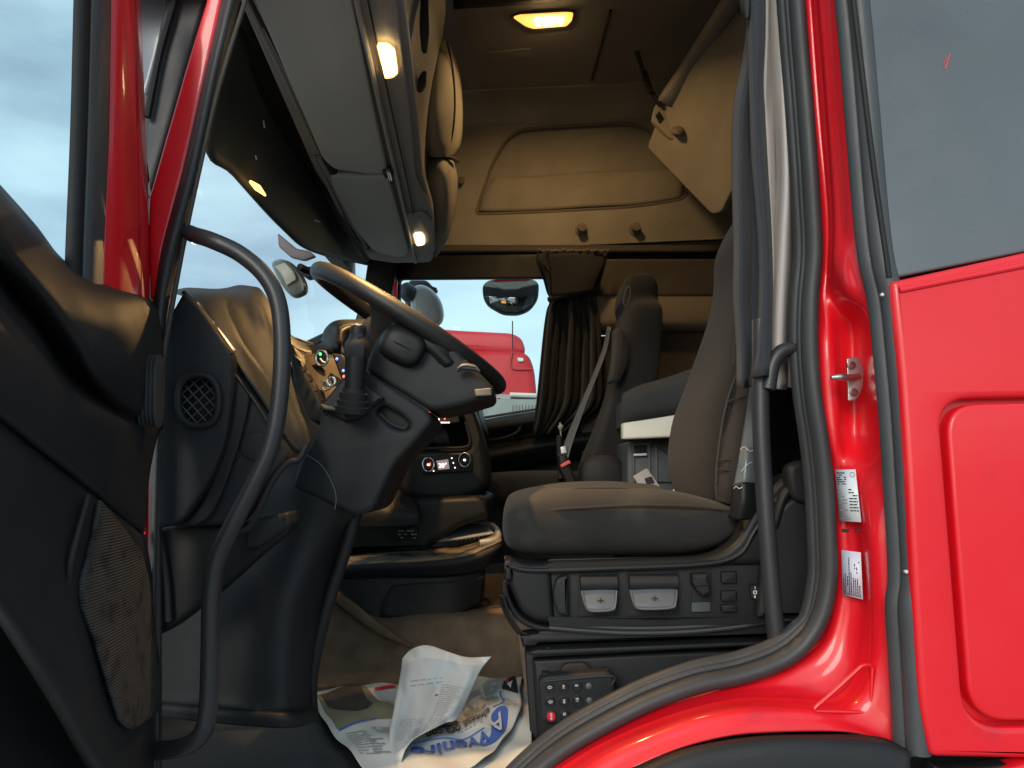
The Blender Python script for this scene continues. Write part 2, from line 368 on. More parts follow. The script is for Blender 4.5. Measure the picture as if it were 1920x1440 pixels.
box('side_lining', (.52, 1.2, FZ), (1.34, 1.23, z(1.78)), mat('lining_black', (.02,.02,.022), .8, bump=.4, bscale=400), cab)
# passenger side wall with the window opening
win = rp([(750,521,6),(1016,519,10),(1130,521,10),(1150,778,10),(960,800,10),(905,786,10),(888,800,20),(790,810,20),(746,700,20)], 8)
pY('far_door_frame', [(690,440),(1420,440),(1420,1120),(600,1120),(690,900)], 3.34, .05, .004, CURTB, cab, [win])
pY('far_door_header', rp([(738,480),(1010,476),(1040,520),(1000,521),(752,523),(735,545),(728,520)], 3), 3.30, .03, .005, BLK2, cab)
pY('red_door_edge', [(736,522),(750,522),(748,560),(728,610),(722,640),(718,600)], 3.36, .03, .003, RED, cab)
rec = rp([(891,402,10),(925,300,60),(962,243,60),(1100,234,80),(1215,228,60),(1285,330,60),(1290,372,26),(1200,388,80),(1000,399,50)], 20, 8)
zs = A(900,468,3.33).z
wallp = [Vector((-.75,3.33,zs)),Vector((1.35,3.33,zs)),Vector((1.35,3.33,z(1.69))),Vector((-.75,3.33,z(1.69)))]
plate('side_wall_lining', wallp, .012, .002, BEIGE, cab, [AL(rec, 3.33)])
net('roof_cove', [[Vector((X,3.33,z(1.685))),Vector((X,3.325,z(1.705))),Vector((X,3.29,z(1.745))),Vector((X,3.22,z(1.768))),Vector((X,3.15,z(1.772)))] for X in (-.75,0,.6,1.35)], BEIGE, cab, nu=4, nv=2)
pY('wall_recess', [(870,190),(1320,190),(1320,420),(870,420)], 3.352, .02, .001, BEIGE, cab)
net('recess_slope', [[A(x,y,d) for x,y,d in [(922,332,3.35),(1000,330,3.35),(1100,322,3.35),(1200,318,3.35),(1268,316,3.35)]],
                     [A(x,y,d) for x,y,d in [(908,362,3.335),(1000,360,3.335),(1100,355,3.335),(1200,350,3.335),(1284,345,3.335)]],
                     [A(x,y,d) for x,y,d in [(898,397,3.34),(1000,395,3.34),(1100,388,3.34),(1200,383,3.34),(1280,370,3.34)]]], BEIGE, cab, nu=5, nv=5)
tube('recess_seam', [A(x,y,3.334) for x,y in rec], .008, BEIGED, cab, n=8, seg=1, closed=True)
DIM = mat('moulding_brown', (.07,.06,.05), .8, bump=.4, bscale=400)
net('wall_bottom_moulding', [[A(x, y, d) for x in (730,900,1100,1360)] for y, d in ((460,3.33),(466,3.30),(472,3.30),(476,3.33))], DIM, cab)
for x, y in ((1090,432),(1190,431)):
    k = lathe('coat_hook', A(x, y, 3.33), Vector((0,-1,0)), [(.028,0),(.03,.006),(.018,.012),(.014,.03),(.022,.036),(.02,.05),(.004,.053)], BEIGED, cab)
lathe('coat_hook', A(866,342,3.33), Vector((0,-1,0)), [(.012,0),(.012,.02),(.018,.03),(.003,.034)], BEIGED, cab)
# lower bunk area on the far wall
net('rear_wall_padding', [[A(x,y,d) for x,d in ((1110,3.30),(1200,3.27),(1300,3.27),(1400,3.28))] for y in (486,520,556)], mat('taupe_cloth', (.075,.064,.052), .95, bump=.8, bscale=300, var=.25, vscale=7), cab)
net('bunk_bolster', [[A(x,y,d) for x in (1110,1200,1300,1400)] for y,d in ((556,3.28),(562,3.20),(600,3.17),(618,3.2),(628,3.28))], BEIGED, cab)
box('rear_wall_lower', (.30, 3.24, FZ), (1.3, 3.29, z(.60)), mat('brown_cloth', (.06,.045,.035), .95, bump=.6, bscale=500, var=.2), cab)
# far door trim under the window
net('far_door_trim', [[A(x,y,d) for x,y,d in [(895,790,3.3),(960,778,3.3),(1060,764,3.3),(1150,752,3.3)]],
   [A(x,y,d) for x,y,d in [(895,806,3.24),(960,796,3.24),(1060,780,3.24),(1150,770,3.24)]],
   [A(x,y,d) for x,y,d in [(897,835,3.30),(960,822,3.30),(1060,806,3.30),(1150,795,3.30)]],
   [A(x,y,d) for x,y,d in [(899,852,3.2),(960,840,3.2),(1060,822,3.2),(1150,812,3.2)]],
   [A(x,y,d) for x,y,d in [(899,872,3.2),(960,856,3.2),(1060,836,3.2),(1150,825,3.2)]],
   [A(x,y,d) for x,y,d in [(899,890,3.28),(960,880,3.28),(1060,860,3.28),(1150,850,3.28)]]], CHAR, cab)
tube('far_door_pull', [A(905,826,3.26),A(935,824,3.22),A(968,812,3.22),A(978,796,3.26)], .008, BLK, cab)
pY('far_window_glass', [(740,515),(1150,515),(1150,812),(740,815)], 3.375, .004, .0, GLS, cab)
tube('window_bottom_seal', [A(890,786,3.33),A(1000,768,3.33),A(1120,752,3.33)], .006, GREYP, cab)
# engine tunnel under carpet
net('engine_tunnel', [
 [A(575,1290,1.72),A(700,1285,1.72),A(850,1278,1.72),A(985,1272,1.72)],
 [A(575,1262,1.76),A(700,1258,1.76),A(850,1252,1.76),A(985,1246,1.76)],
 [A(590,1180,1.80),A(700,1215,1.80),A(850,1195,1.80),A(985,1190,1.80)],
 [A(600,1120,1.84),A(700,1170,1.84),A(790,1158,1.84),A(985,1152,1.84)],
 [A(605,1095,1.90),A(700,1142,1.92),A(800,1142,1.95),A(985,1138,1.95)],
 [A(640,1080,2.3),A(720,1100,2.3),A(830,1105,2.3),A(985,1100,2.3)],
 [A(700,1040,2.9),A(780,1045,2.9),A(860,1045,2.9),A(985,1045,2.9)]], CARPET, cab, thick=.006)
net('tunnel_seat_side', [[A(960,1090,1.72),A(968,1160,1.6),A(985,1300,1.5)],[A(1030,1090,1.72),A(1030,1160,1.6),A(1030,1300,1.5)]], CARPET, cab, thick=.006)
tube('tunnel_ridge', [A(612,1104,1.84),A(660,1140,1.82),A(710,1178,1.80),A(770,1212,1.78)], [.012,.014,.012,.004], CARPET, cab)
# door striker
ST = lambda x, y: A(x, y, 1.128)
sb = plate('striker_plate', [ST(x, y) for x, y in rp([(1588,672,3),(1610,668,6),(1620,690,10),(1618,730,10),(1606,750,6),(1591,752,3)], 4)], .006, .001, STEEL, cab)
for x, y in ((1596,685),(1600,735)):
    lathe('striker_bolt', A(x, y, 1.128), Vector((-.1,-1,0)), [(.007,-.004),(.007,.003),(.004,.0035),(.003,.001)], mat('bolt_brown',(.25,.12,.12),.35,metal=.8), sb, 12)
tube('striker_pin', [A(1610,706,1.125),A(1590,708,1.105),A(1576,707,1.10),A(1558,708,1.10)], [.005,.0055,.006,.0035], STEEL, sb)
# stickers on the jamb
def sticker(name, quad, m):
    P = [A(*q) for q in quad]; o = mesh(name, P, [(0, 1, 2, 3)], m, cab)
    md = o.modifiers.new('s', 'SOLIDIFY'); md.thickness = .0006; md.offset = 0; return o
Q1 = [(1566,881,1.152),(1604,880,1.119),(1615,979,1.108),(1574,977,1.146)]
Q2 = [(1578,1031,1.148),(1614,1036,1.124),(1618,1124,1.122),(1580,1115,1.148)]
s1 = sticker('sticker', Q1, STICK)
random.seed(3)
def dashes(name, f, u0, v0, u1, v1, n, h, m, par, wmin=.03, wmax=.1, fill=.85, gap=.02, ragged=True):
    """rows of tiny illegible print, quads on a surface f(u,v)"""
    vs = []; fs = []
    for i in range(n):
        v = v0+(v1-v0)*(i+.5)/n; u = u0
        end = u1 if (not ragged or random.random() < .7) else u0+(u1-u0)*random.uniform(.4, 1)
        while u < end-wmin*.5:
            w = min(random.uniform(wmin, wmax), end-u); k = len(vs); hv = h*abs(v1-v0)/n/2
            if random.random() < fill:
                vs += [f(u, v-hv), f(u+w, v-hv), f(u+w, v+hv), f(u, v+hv)]; fs.append((k, k+1, k+2, k+3))
            u += w+gap
    return mesh(name, vs, fs, m, par)
def quadf(q, off=-.0012):
    P = [A(x, y, d+off) for x, y, d in q]
    return lambda u, v: (P[0]*(1-u)+P[1]*u)*(1-v)+(P[3]*(1-u)+P[2]*u)*v
q1 = quadf(Q1)
dashes('print', q1, .05, .04, .5, .3, 6, .45, INK, s1, .08, .2, gap=.01)
dashes('print', q1, .05, .36, .45, .82, 7, .4, INKG, s1, .08, .2)
dashes('print', q1, .55, .36, .95, .82, 8, .4, INK, s1, .08, .2)
dashes('print', q1, .1, .88, .9, .97, 2, .4, INKG, s1, .08, .2, .7)
tube('emblem_ring', [q1(.82+.11*math.cos(t), .1+.045*math.sin(t)) for t in [2*math.pi*i/16 for i in range(16)]], .0004, INKG, s1, n=6, seg=1, closed=True)
s2 = sticker('sticker', Q2, STICKL)
q2a = quadf(Q2)
q2 = lambda u, v: q2a(v, 1-u)
dashes('print', q2, .03, .03, .55, .2, 2, .4, INK, s2, .03, .08, .95, .012)
dashes('print', q2, .03, .22, .85, .5, 3, .5, INK, s2, .03, .08, .95, .012)
dashes('print', q2, .03, .52, .42, .92, 4, .5, INK, s2, .03, .08, .95, .012)
dashes('print', q2, .46, .6, .8, .92, 3, .5, INK, s2, .03, .08, .5, .03)
Ux, Uz = Vector((1,0,0)), Vector((0,0,1))
o = A(1603, 1000, 1.118); t = text('lettering', 'VDO', o, (A(1632,1001,1.068)-o).normalized(), Uz, .012, INK, cab)
plate('lettering_bar', AL([(1578,991),(1592,992),(1592,999),(1578,998)], 1.112), .001, 0, INK, cab)
text('lettering', 'DO', A(1566,878,1.117), Ux, Uz, .006, INK, cab)
# scratch on the side window
tube('scratch', [A(1772,130,1.0115),A(1776,118,1.0115),A(1781,101,1.0115)], .0008, mat('scratch_red',(.8,.05,.05),.5), cab, n=6)
tube('scratch', [A(1769,121,1.0115),A(1775,108,1.0115)], .0006, bpy.data.materials['scratch_red'], cab, n=6)
# =============================================================== open door on the left
DX = -.56
def DP(x, y, off=0): return AX(x, y, DX+off)
door = thing('cab_door', (DX, 1.0, 1.3), 'open cab door at far left with black moulded trim, speaker grille and red window frame', 'door')
trim = [
 [(-60,285,-.01),(60,418,-.01),(110,482,-.01),(165,521,-.01),(260,551,-.01),(303,580,-.02)],
 [(-60,300,.02),(55,432,.02),(108,495,.02),(162,533,.02),(256,565,.02),(304,600,.0)],
 [(-60,340,.045),(45,470,.045),(102,535,.045),(150,575,.045),(235,640,.04),(304,690,.01)],
 [(-60,385,.05),(30,492,.05),(92,568,.05),(143,640,.05),(188,700,.045),(304,790,.01)],
 [(-60,400,.02),(20,512,.02),(84,595,.015),(138,680,.0),(215,762,.01),(303,800,.01)],
 [(-60,425,-.01),(10,530,-.01),(76,612,-.01),(132,700,-.01),(232,783,.01),(300,805,.01)],
 [(-60,470,.03),(0,560,.03),(68,640,.03),(126,730,.035),(225,800,.03),(290,830,.01)],
 [(-60,600,.05),(0,660,.05),(60,700,.05),(140,780,.05),(215,850,.04),(277,900,.01)],
 [(-60,730,.05),(0,772,.05),(80,835,.05),(165,905,.04),(235,965,.02),(270,990,.0)],
 [(-60,737,.02),(0,780,.02),(80,843,.02),(165,913,.01),(235,972,.0),(270,997,-.01)]]
net('armrest_trim', [[DP(*p) for p in r] for r in trim], BLK, door, nu=8, nv=6, thick=.004)
lower = [
 [(-60,742,.0),(0,784,.0),(80,848,.0),(165,919,.0),(235,976,-.01),(272,1005,-.01)],
 [(-60,752,.04),(0,797,.04),(80,862,.04),(165,932,.035),(233,988,.02),(275,1030,.0)],
 [(-60,900,.05),(0,950,.05),(90,1010,.05),(160,1060,.045),(230,1090,.03),(286,1110,.0)],
 [(-60,1040,.05),(0,1105,.05),(80,1190,.05),(160,1260,.045),(235,1290,.03),(297,1290,.0)],
 [(-60,1060,.045),(0,1140,.045),(95,1290,.045),(190,1440,.04),(240,1440,.03),(296,1440,.0)],
 [(-60,1080,.0),(0,1165,.0),(85,1300,.0),(175,1450,.0),(240,1500,.0),(294,1500,-.01)]]
net('lower_trim', [[DP(*p) for p in r] for r in lower], BLK, door, nu=8, nv=6, thick=.004)
net('map_pocket', [[DP(-80,1050,-.03),DP(100,1280,-.03),DP(240,1500,-.03)],[DP(-80,1700,-.03),DP(100,1700,-.03),DP(240,1700,-.03)]], BLK2, door)
# speaker grille
gp = [DP(x,y,.052) for x,y in rp([(186,938),(262,1035),(284,1110),(298,1230),(297,1318),(242,1374),(226,1352),(150,1110)], 10, 4)]
gm = mat('grille_mesh', (.055,.055,.055), .6, dirt=(.012,.012,.013), dscale=38, dth=.55); nt = gm.node_tree
w = nt.nodes.new('ShaderNodeTexWave'); w.wave_type='BANDS'; w.bands_direction='Z'; w.inputs['Scale'].default_value = 85; w.inputs['Distortion'].default_value = .8
tcn = [n for n in nt.nodes if n.type=='TEX_COORD'][0]; nt.links.new(tcn.outputs['Object'], w.inputs['Vector'])
bp = nt.nodes.new('ShaderNodeBump'); bp.inputs['Distance'].default_value=.002; bp.inputs['Strength'].default_value=1; nt.links.new(w.outputs['Fac'], bp.inputs['Height']); nt.links.new(bp.outputs['Normal'], nt.nodes['Principled BSDF'].inputs['Normal'])
g_ = net('speaker_grille', [[DP(x,y,o) for x,y,o in r] for r in [
  [(186,938,.043),(215,972,.035),(240,1005,.028),(262,1035,.018)],
  [(166,1030,.05),(205,1050,.045),(245,1075,.035),(278,1095,.01)],
  [(150,1112,.053),(195,1140,.049),(245,1165,.038),(290,1190,.01)],
  [(178,1200,.053),(215,1230,.049),(255,1245,.036),(298,1260,.008)],
  [(205,1290,.051),(230,1310,.046),(262,1325,.035),(299,1320,.008)],
  [(224,1350,.048),(236,1362,.045),(250,1366,.038),(282,1345,.018)]]], gm, door, nu=6, nv=6, thick=.005)
tube('grille_lip', [DP(165,930,.05),DP(150,985,.055),DP(133,1050,.056),DP(128,1095,.05)], .004, BLK, door)
# window frame of the door
def strip(name, L, R, oL, oR, m, th=.012, mid=None):
    rows = [[DP(*l, oL), DP((l[0]+r[0])/2, (l[1]+r[1])/2, max(oL,oR)+(mid or .004)), DP(*r, oR)] for l, r in zip(L, R)]
    return net(name, rows, m, door, nu=5, nv=4, thick=th)
strip('window_seal', [(143,-80),(140,0),(134,250),(127,470),(125,560)], [(172,-80),(170,0),(164,250),(154,470),(152,560)], -.004, .0, DARK)
strip('frame_seal', [(168,-80),(167,0),(160,250),(152,470),(150,560)], [(201,-80),(200,0),(196,250),(186,470),(184,560)], .006, .006, RUBG)
strip('window_frame', [(199,-80),(198,0),(194,250),(185,470),(182,580)], [(246,-80),(248,0),(252,250),(256,470),(257,590)], .0, .005, RED)
strip('frame_return', [(244,-80),(246,0),(250,250),(254,470),(256,590)], [(258,-80),(262,0),(272,260),(280,470),(281,600)], .004, -.03, RED, .003, .001)
tube('frame_bead', [DP(238,-80,.01),DP(240,0,.01),(DP(244,250,.01)),DP(247,470,.01),DP(248,590,.01)], .0028, RED, door, n=8)
plate('window_pane', [DP(-200,-200,-.01),DP(150,-200,-.01),DP(140,620,-.01),DP(-200,620,-.01)], .004, 0, glass('door_glass', (.93,.97,.98), .0), door, axis='X')
pY('door_skin', [(255,560),(278,575),(272,1040),(262,1500),(236,1500)], 1.168, .008, .001, RED, door)
# rubber bellows between door and cab
prof = []
bo = thing('cable_boot', A(290, 735, 1.12), 'ribbed black rubber cable boot between the open door and the dashboard', 'cable boot')
sec = []
for i in range(19):
    x = 268 + i*1.8; k = 1.0 if i % 4 in (0, 1) else .86
    c = A(x, 733, 1.05); sec.append(sup(c, .054*k, .016*k, Vector((0,0,1)), Vector((0,1,0)), 3, 24))
loft('bellows', sec, RUB, bo, sub=1, smooth=25)
# =============================================================== grab rails
gr = tag(tube('grab_rail', [A(x, y, d) for x, y, d in [(325,430,1.19),(348,434,1.15),(366,441,1.12),(400,452,1.09),(450,476,1.09),(495,515,1.09),(521,565,1.09),(529,640,1.09),(525,740,1.09),(508,835,1.09),(475,910,1.09),(436,985,1.09),(407,1050,1.09),(396,1120,1.09),(394,1220,1.09),(391,1320,1.09),(380,1372,1.09),(345,1400,1.1),(290,1408,1.13)]], .0132, BAR, n=20), 'long bent black grab rail beside the dashboard at the open door', 'grab rail')
gr2 = thing('grab_rail', A(1430, 700, 1.22), 'straight black grab rail in front of the driver seat back, partly under the slate curtain', 'grab rail')
tube('rail', [A(x, y, d) for x, y, d in [(1520,655,1.2),(1492,653,1.2),(1465,660,1.2),(1448,685,1.2),(1440,730,1.2)]], .0125, BAR, gr2, n=16)
tube('rail', [A(x, y, 1.21) for x, y in [(1426,600),(1426,700),(1427,800),(1432,900),(1440,1020),(1448,1120),(1456,1200),(1461,1262)]], .0142, BAR, gr2, n=16)
# =============================================================== curtain on the driver side
cu = thing('driver_curtain', A(1440, 100, 1.25), 'slate and taupe curtain hanging gathered beside the driver seat at the door pillar', 'curtain')
def cloth(name, L, m, par, nu=8, nv=4, th=.0025): return net(name, [[A(*p) for p in r] for r in L], m, par, nu=nu, nv=nv, thick=th)
cloth('slate_fold', [
 [(1396,-80,1.30),(1412,-80,1.24),(1424,-80,1.22),(1434,-80,1.25)],
 [(1400,60,1.30),(1412,60,1.24),(1424,60,1.22),(1434,60,1.26)],
 [(1376,200,1.31),(1392,200,1.25),(1412,200,1.27),(1428,200,1.25)],
 [(1373,330,1.31),(1388,330,1.24),(1404,330,1.27),(1422,330,1.26)],
 [(1376,460,1.31),(1390,460,1.24),(1410,460,1.27),(1430,460,1.25)],
 [(1375,560,1.31),(1390,560,1.25),(1408,560,1.28),(1432,560,1.25)],
 [(1381,650,1.31),(1394,650,1.25),(1410,650,1.28),(1432,650,1.25)],
 [(1382,726,1.31),(1392,728,1.25),(1402,727,1.28),(1412,722,1.25)]], CURT, cu)
cloth('slate_fold', [
 [(1398,-80,1.22),(1412,-80,1.185),(1430,-80,1.19),(1436,-80,1.23)],
 [(1402,60,1.22),(1414,60,1.185),(1430,60,1.19),(1434,60,1.23)],
 [(1406,180,1.22),(1416,180,1.185),(1424,180,1.19),(1432,180,1.23)],
 [(1410,300,1.22),(1420,300,1.185),(1432,300,1.19),(1438,300,1.23)],
 [(1420,420,1.22),(1430,420,1.185),(1440,420,1.19),(1445,420,1.23)],
 [(1424,520,1.22),(1434,520,1.185),(1443,520,1.19),(1448,520,1.22)],
 [(1420,620,1.22),(1430,620,1.182),(1442,620,1.185),(1446,620,1.22)],
 [(1408,708,1.22),(1422,706,1.18),(1438,704,1.18),(1444,710,1.22)],
 ], CURT, cu)
cloth('taupe_fold', [
 [(1430,-80,1.24),(1438,-80,1.22),(1445,-80,1.25),(1452,-80,1.27)],
 [(1431,60,1.24),(1438,60,1.22),(1444,60,1.25),(1452,60,1.27)],
 [(1424,160,1.25),(1434,160,1.22),(1444,160,1.25),(1452,160,1.27)],
 [(1430,230,1.26),(1436,230,1.24),(1446,230,1.25),(1458,230,1.28)],
 [(1434,330,1.28),(1440,330,1.25),(1450,330,1.26),(1464,330,1.30)],
 [(1442,480,1.28),(1449,480,1.25),(1456,480,1.27),(1468,480,1.30)],
 [(1445,620,1.28),(1452,620,1.25),(1460,620,1.27),(1470,620,1.30)]], CURTL, cu)
cloth('taupe_fold', [
 [(1438,-80,1.26),(1450,-80,1.22),(1466,-80,1.21),(1478,-80,1.27)],
 [(1442,80,1.26),(1456,80,1.22),(1470,80,1.21),(1481,80,1.27)],
 [(1450,200,1.26),(1462,200,1.22),(1474,200,1.21),(1487,200,1.27)],
 [(1456,330,1.27),(1468,330,1.22),(1480,330,1.215),(1492,330,1.27)],
 [(1450,450,1.27),(1462,450,1.225),(1476,450,1.22),(1492,450,1.27)],
 [(1446,560,1.27),(1456,560,1.23),(1470,560,1.225),(1484,560,1.27)],
 [(1443,660,1.27),(1452,660,1.235),(1466,660,1.23),(1478,660,1.27)],
 [(1443,727,1.27),(1452,728,1.235),(1462,730,1.23),(1475,731,1.27)]], CURTL, cu)
cloth('taupe_fold', [
 [(1470,-80,1.32),(1490,-80,1.29),(1508,-80,1.32)],[(1474,200,1.32),(1494,200,1.29),(1515,200,1.32)],
 [(1476,450,1.32),(1492,450,1.29),(1516,450,1.32)],[(1470,600,1.32),(1490,600,1.29),(1510,600,1.32)],[(1470,725,1.32),(1488,727,1.29),(1506,724,1.32)]], CURTL, cu)
net('tie_clip', [[A(1385,-40,1.2),A(1402,-40,1.19),A(1420,-40,1.2)],[A(1388,10,1.2),A(1402,10,1.19),A(1414,10,1.2)],[A(1396,34,1.2),A(1401,36,1.19),A(1405,34,1.2)]], DARK, cu)
tube('pillar_cable', [A(1492,560,1.2),A(1494,640,1.2),A(1496,700,1.21),A(1510,760,1.21)], .004, GREYP, cu)
# =============================================================== overhead locker
lk = thing('overhead_locker', (-.35, 2.1, z(.9)), 'long grey overhead locker above the windscreen with lit lamps in its rail', 'locker')
def pZ(name, px, zr, th, bev, m, par=None, holes=(), **k):
    return plate(name, [AZ(x, y, zr) for x, y in px], th, bev, m, par, [[AZ(x, y, zr) for x, y in h] for h in holes], 'Z', **k)
pZ('base_panel', rp([(395,-120),(452,8),(590,322),(636,392),(692,487),(738,494,8),(800,493,18),(818,470,10),(812,400),(792,330),(786,250),(775,150),(760,20),(735,-160)], 8), .885, .05, .008, VIST, lk)
for dx, r_ in ((0,.006),(9,.005),(18,.006)):
    tube('trim_line', [AZ(x+dx, y, .878) for x, y in [(420,-100),(462,0),(530,140),(585,262),(596,285)]], r_, VIST, lk, n=8, seg=4)
for dx in (0,10):
    tube('trim_line', [AZ(x+dx, y, .876) for x, y in [(588,296),(612,340),(650,420),(676,462)]], .008, VIST, lk, n=8, seg=4)
tube('trim_gap', [AZ(x, y, .884) for x, y in [(436,-80),(475,0),(545,140),(600,262),(620,310),(650,370),(690,462)]], .012, DARK, lk, n=8, seg=4)
# side wall of the locker facing the driver
net('locker_face', [[AZ(700,-160,.90),AZ(727,0,.90),AZ(757,150,.90),AZ(770,240,.90),AZ(785,330,.9),AZ(800,420,.9),AZ(806,470,.9)],
   [A(735,-160,1.32),A(762,0,1.5),A(782,150,1.8),A(785,240,2.05),A(795,320,2.4),A(812,380,2.85),A(822,420,3.1)],
   [A(770,-200,1.5),A(800,0,1.75),A(805,120,2.1),A(800,200,2.3),A(806,270,2.6),A(822,330,3.0),A(835,360,3.2)],
   [A(800,-240,1.7),A(832,-10,2.2),A(828,60,2.5),A(820,120,2.7),A(820,200,2.9),A(835,260,3.1),A(850,280,3.25)]], VIST, lk, nu=6, nv=6, thick=.01)
net('locker_cushion', [[A(x,y,d) for x,y,d in r] for r in [
  [(812,92,2.50),(826,76,2.55),(840,80,2.65),(852,110,2.8)],
  [(800,150,2.40),(822,130,2.40),(846,130,2.5),(862,150,2.8)],
  [(790,210,2.35),(818,200,2.33),(848,200,2.45),(866,220,2.8)],
  [(788,262,2.4),(815,262,2.35),(842,262,2.45),(862,270,2.8)],
  [(796,290,2.5),(815,293,2.42),(838,293,2.5),(850,292,2.8)]]], BEIGE, lk, nu=6, nv=6, thick=.01)
tube('cushion_piping', [A(838,78,2.5),A(849,130,2.48),(A(853,190,2.46)),A(849,245,2.46),A(839,290,2.5)], .004, SHADE, lk, n=6)
net('locker_cushion', [[A(x,y,d) for x,y,d in r] for r in [
  [(793,298,2.6),(808,296,2.5),(836,296,2.5),(848,302,2.8)],
  [(789,330,2.55),(808,328,2.45),(838,328,2.45),(856,335,2.8)],
  [(790,370,2.6),(808,372,2.5),(838,375,2.5),(854,380,2.8)],
  [(798,408,2.7),(812,415,2.6),(832,418,2.6),(848,412,2.8)],
  [(806,440,2.8),(815,455,2.75),(825,455,2.75),(838,445,2.85)],
  [(806,478,2.9),(812,480,2.85),(818,478,2.85),(824,470,2.9)]]], BEIGE, lk, nu=6, nv=6, thick=.01)
tube('cushion_seam', [A(790,296,2.5),A(815,294,2.45),A(845,296,2.5),A(858,302,2.7)], .008, SHADE, lk, n=6)
net('locker_end', [[A(840,40,2.9),A(850,0,2.7),A(853,-60,2.6)],[A(826,60,2.9),A(834,0,2.6),A(838,-60,2.5)]], BEIGE, lk, thick=.01)
# black slots in the locker face
for nm, q in (('switch_slot', [(797,-60),(803,0),(805,60),(800,98),(790,96),(786,50),(788,0),(786,-60)]), ('knob_recess', [(792,132),(800,132),(798,160),(790,172),(781,170),(783,146)])):
    plate(nm, AL(rp(q, 6), 1.62 if nm == 'switch_slot' else 1.76), .01, .003, mat('slot_brown', (.02,.014,.012), .5) if nm == 'switch_slot' else bpy.data.materials['slot_brown'], lk)
# rail with lamps, hanging just under the locker
pZ('lamp_rail', rp([(640,-160),(667,0),(712,205),(757,400),(775,488),(798,491,6),(812,480,10),(812,400),(780,330),(772,235),(745,20),(712,-160)], 8), .872, .012, .004, VIST, lk)
tube('rail_edge', [AZ(x, y, .868) for x, y in [(640,-160),(668,0),(714,205),(759,400),(779,492)]], .006, mat('trim_bright',(.34,.32,.29),.45), lk, n=8, seg=4)
tube('rail_edge', [AZ(x, y, .866) for x, y in [(662,-160),(690,0),(734,205),(773,390),(786,492)]], .0022, SHADE, lk, n=8, seg=4)
pZ('lamp_bezel', rp([(757,404),(798,398),(814,420),(812,490),(785,494)], 10), .864, .008, .004, VIST, lk)
def lamp(nm, px, d, label, grp):
    t = thing(nm, AZ(*px[0], .86), label, 'lamp', grp)
    pZ('lens', rp(px, 4), .859, .006, .002, LAMP, t)
    c = Vector((0, 0)); c = [sum(p[0] for p in px)/len(px), sum(p[1] for p in px)/len(px)]
    q = [(c[0]+(x-c[0])*1.18, c[1]+(y-c[1])*1.12) for x, y in px]
    pZ('lens_rim', rp(q, 5), .864, .004, .001, LAMP2, t)
    return AZ(*c, .845)
l1 = lamp('reading_lamp', [(709,86),(727,86),(739,96),(744,136),(736,143),(722,145)], 0, 'larger lit reading lamp in the overhead rail, nearest the open door', 'reading lamps in the overhead rail')
l2 = lamp('reading_lamp', [(776,440),(790,438),(795,445),(796,458),(782,461)], 0, 'small lit reading lamp at the far end of the overhead rail', 'reading lamps in the overhead rail')
# sun visors
v1 = tag(pZ('sun_visor', rp([(420,-140),(476,0),(605,300,14),(626,318,8),(690,327),(728,326,4),(722,300),(700,200),(660,0),(628,-140)], 6), .868, .018, .007, VIS), 'larger grey green sun visor folded up nearest the open door', 'sun visor', 'folded grey sun visors')
v2 = tag(pZ('sun_visor', rp([(617,330,10),(690,334),(728,332,4),(742,380),(768,474,14),(752,484,10),(700,472,14),(664,430,12),(622,350,10)], 8), .868, .018, .007, VIS), 'smaller grey green sun visor folded up at the passenger end', 'sun visor', 'folded grey sun visors')
hg = v1
pZ('clip', rp([(716,320),(733,320),(738,334),(722,336)], 4), .862, .012, .002, SHADE, v1); tube('hinge_pin', [AZ(728,320,.855),AZ(732,336,.855)], .006, CHROME, v1)
# dark shade over the windscreen
sh = thing('windscreen_visor', AX(500, 250, -.62), 'dark smoked shade along the top of the windscreen with a small glowing streak added for a lamp reflection', 'shade')
SX = [(-.02, 0), (.02, 0)]
net('shade_panel', [[AX(x, y, X) for x, y, X in r] for r in [
   [(448,-100,-.56),(456,20,-.56),(520,160,-.57),(580,290,-.575),(630,390,-.58),(690,488,-.59)],
   [(400,-60,-.62),(414,130,-.62),(470,230,-.62),(545,330,-.62),(610,410,-.61),(690,492,-.60)],
   [(360,-40,-.70),(382,262,-.66),(440,332,-.66),(530,430,-.65),(590,474,-.63),(690,498,-.61)]]], mat('smoked_shade', (.05,.055,.05), .6, var=.2, vscale=6, bump=.05), sh, nu=6, nv=6, thick=.008)
tube('shade_edge', [AX(x, y, -.55) for x, y in [(452,-60),(458,30),(520,165),(580,295),(630,395),(688,486)]], .012, DARK, sh, n=8)
tube('shade_ridge', [AX(x, y, -.585) for x, y in [(425,20),(490,170),(545,270),(600,360),(650,440)]], .006, DARK, sh, n=8)
tube('lamp_or_glint', [AX(470,341,-.625),AX(483,352,-.625),AX(497,366,-.625)], [.004,.009,.003], LAMP2, sh, n=10)  # glowing streak added in place of a lamp reflected in the windscreen
for a, b in (((494,226),(496,240)),((479,292),(481,299)),((590,413),(600,416))):
    tube('scuff', [AX(*a,-.60),AX(*b,-.60)], .002, STICK, sh, n=6)
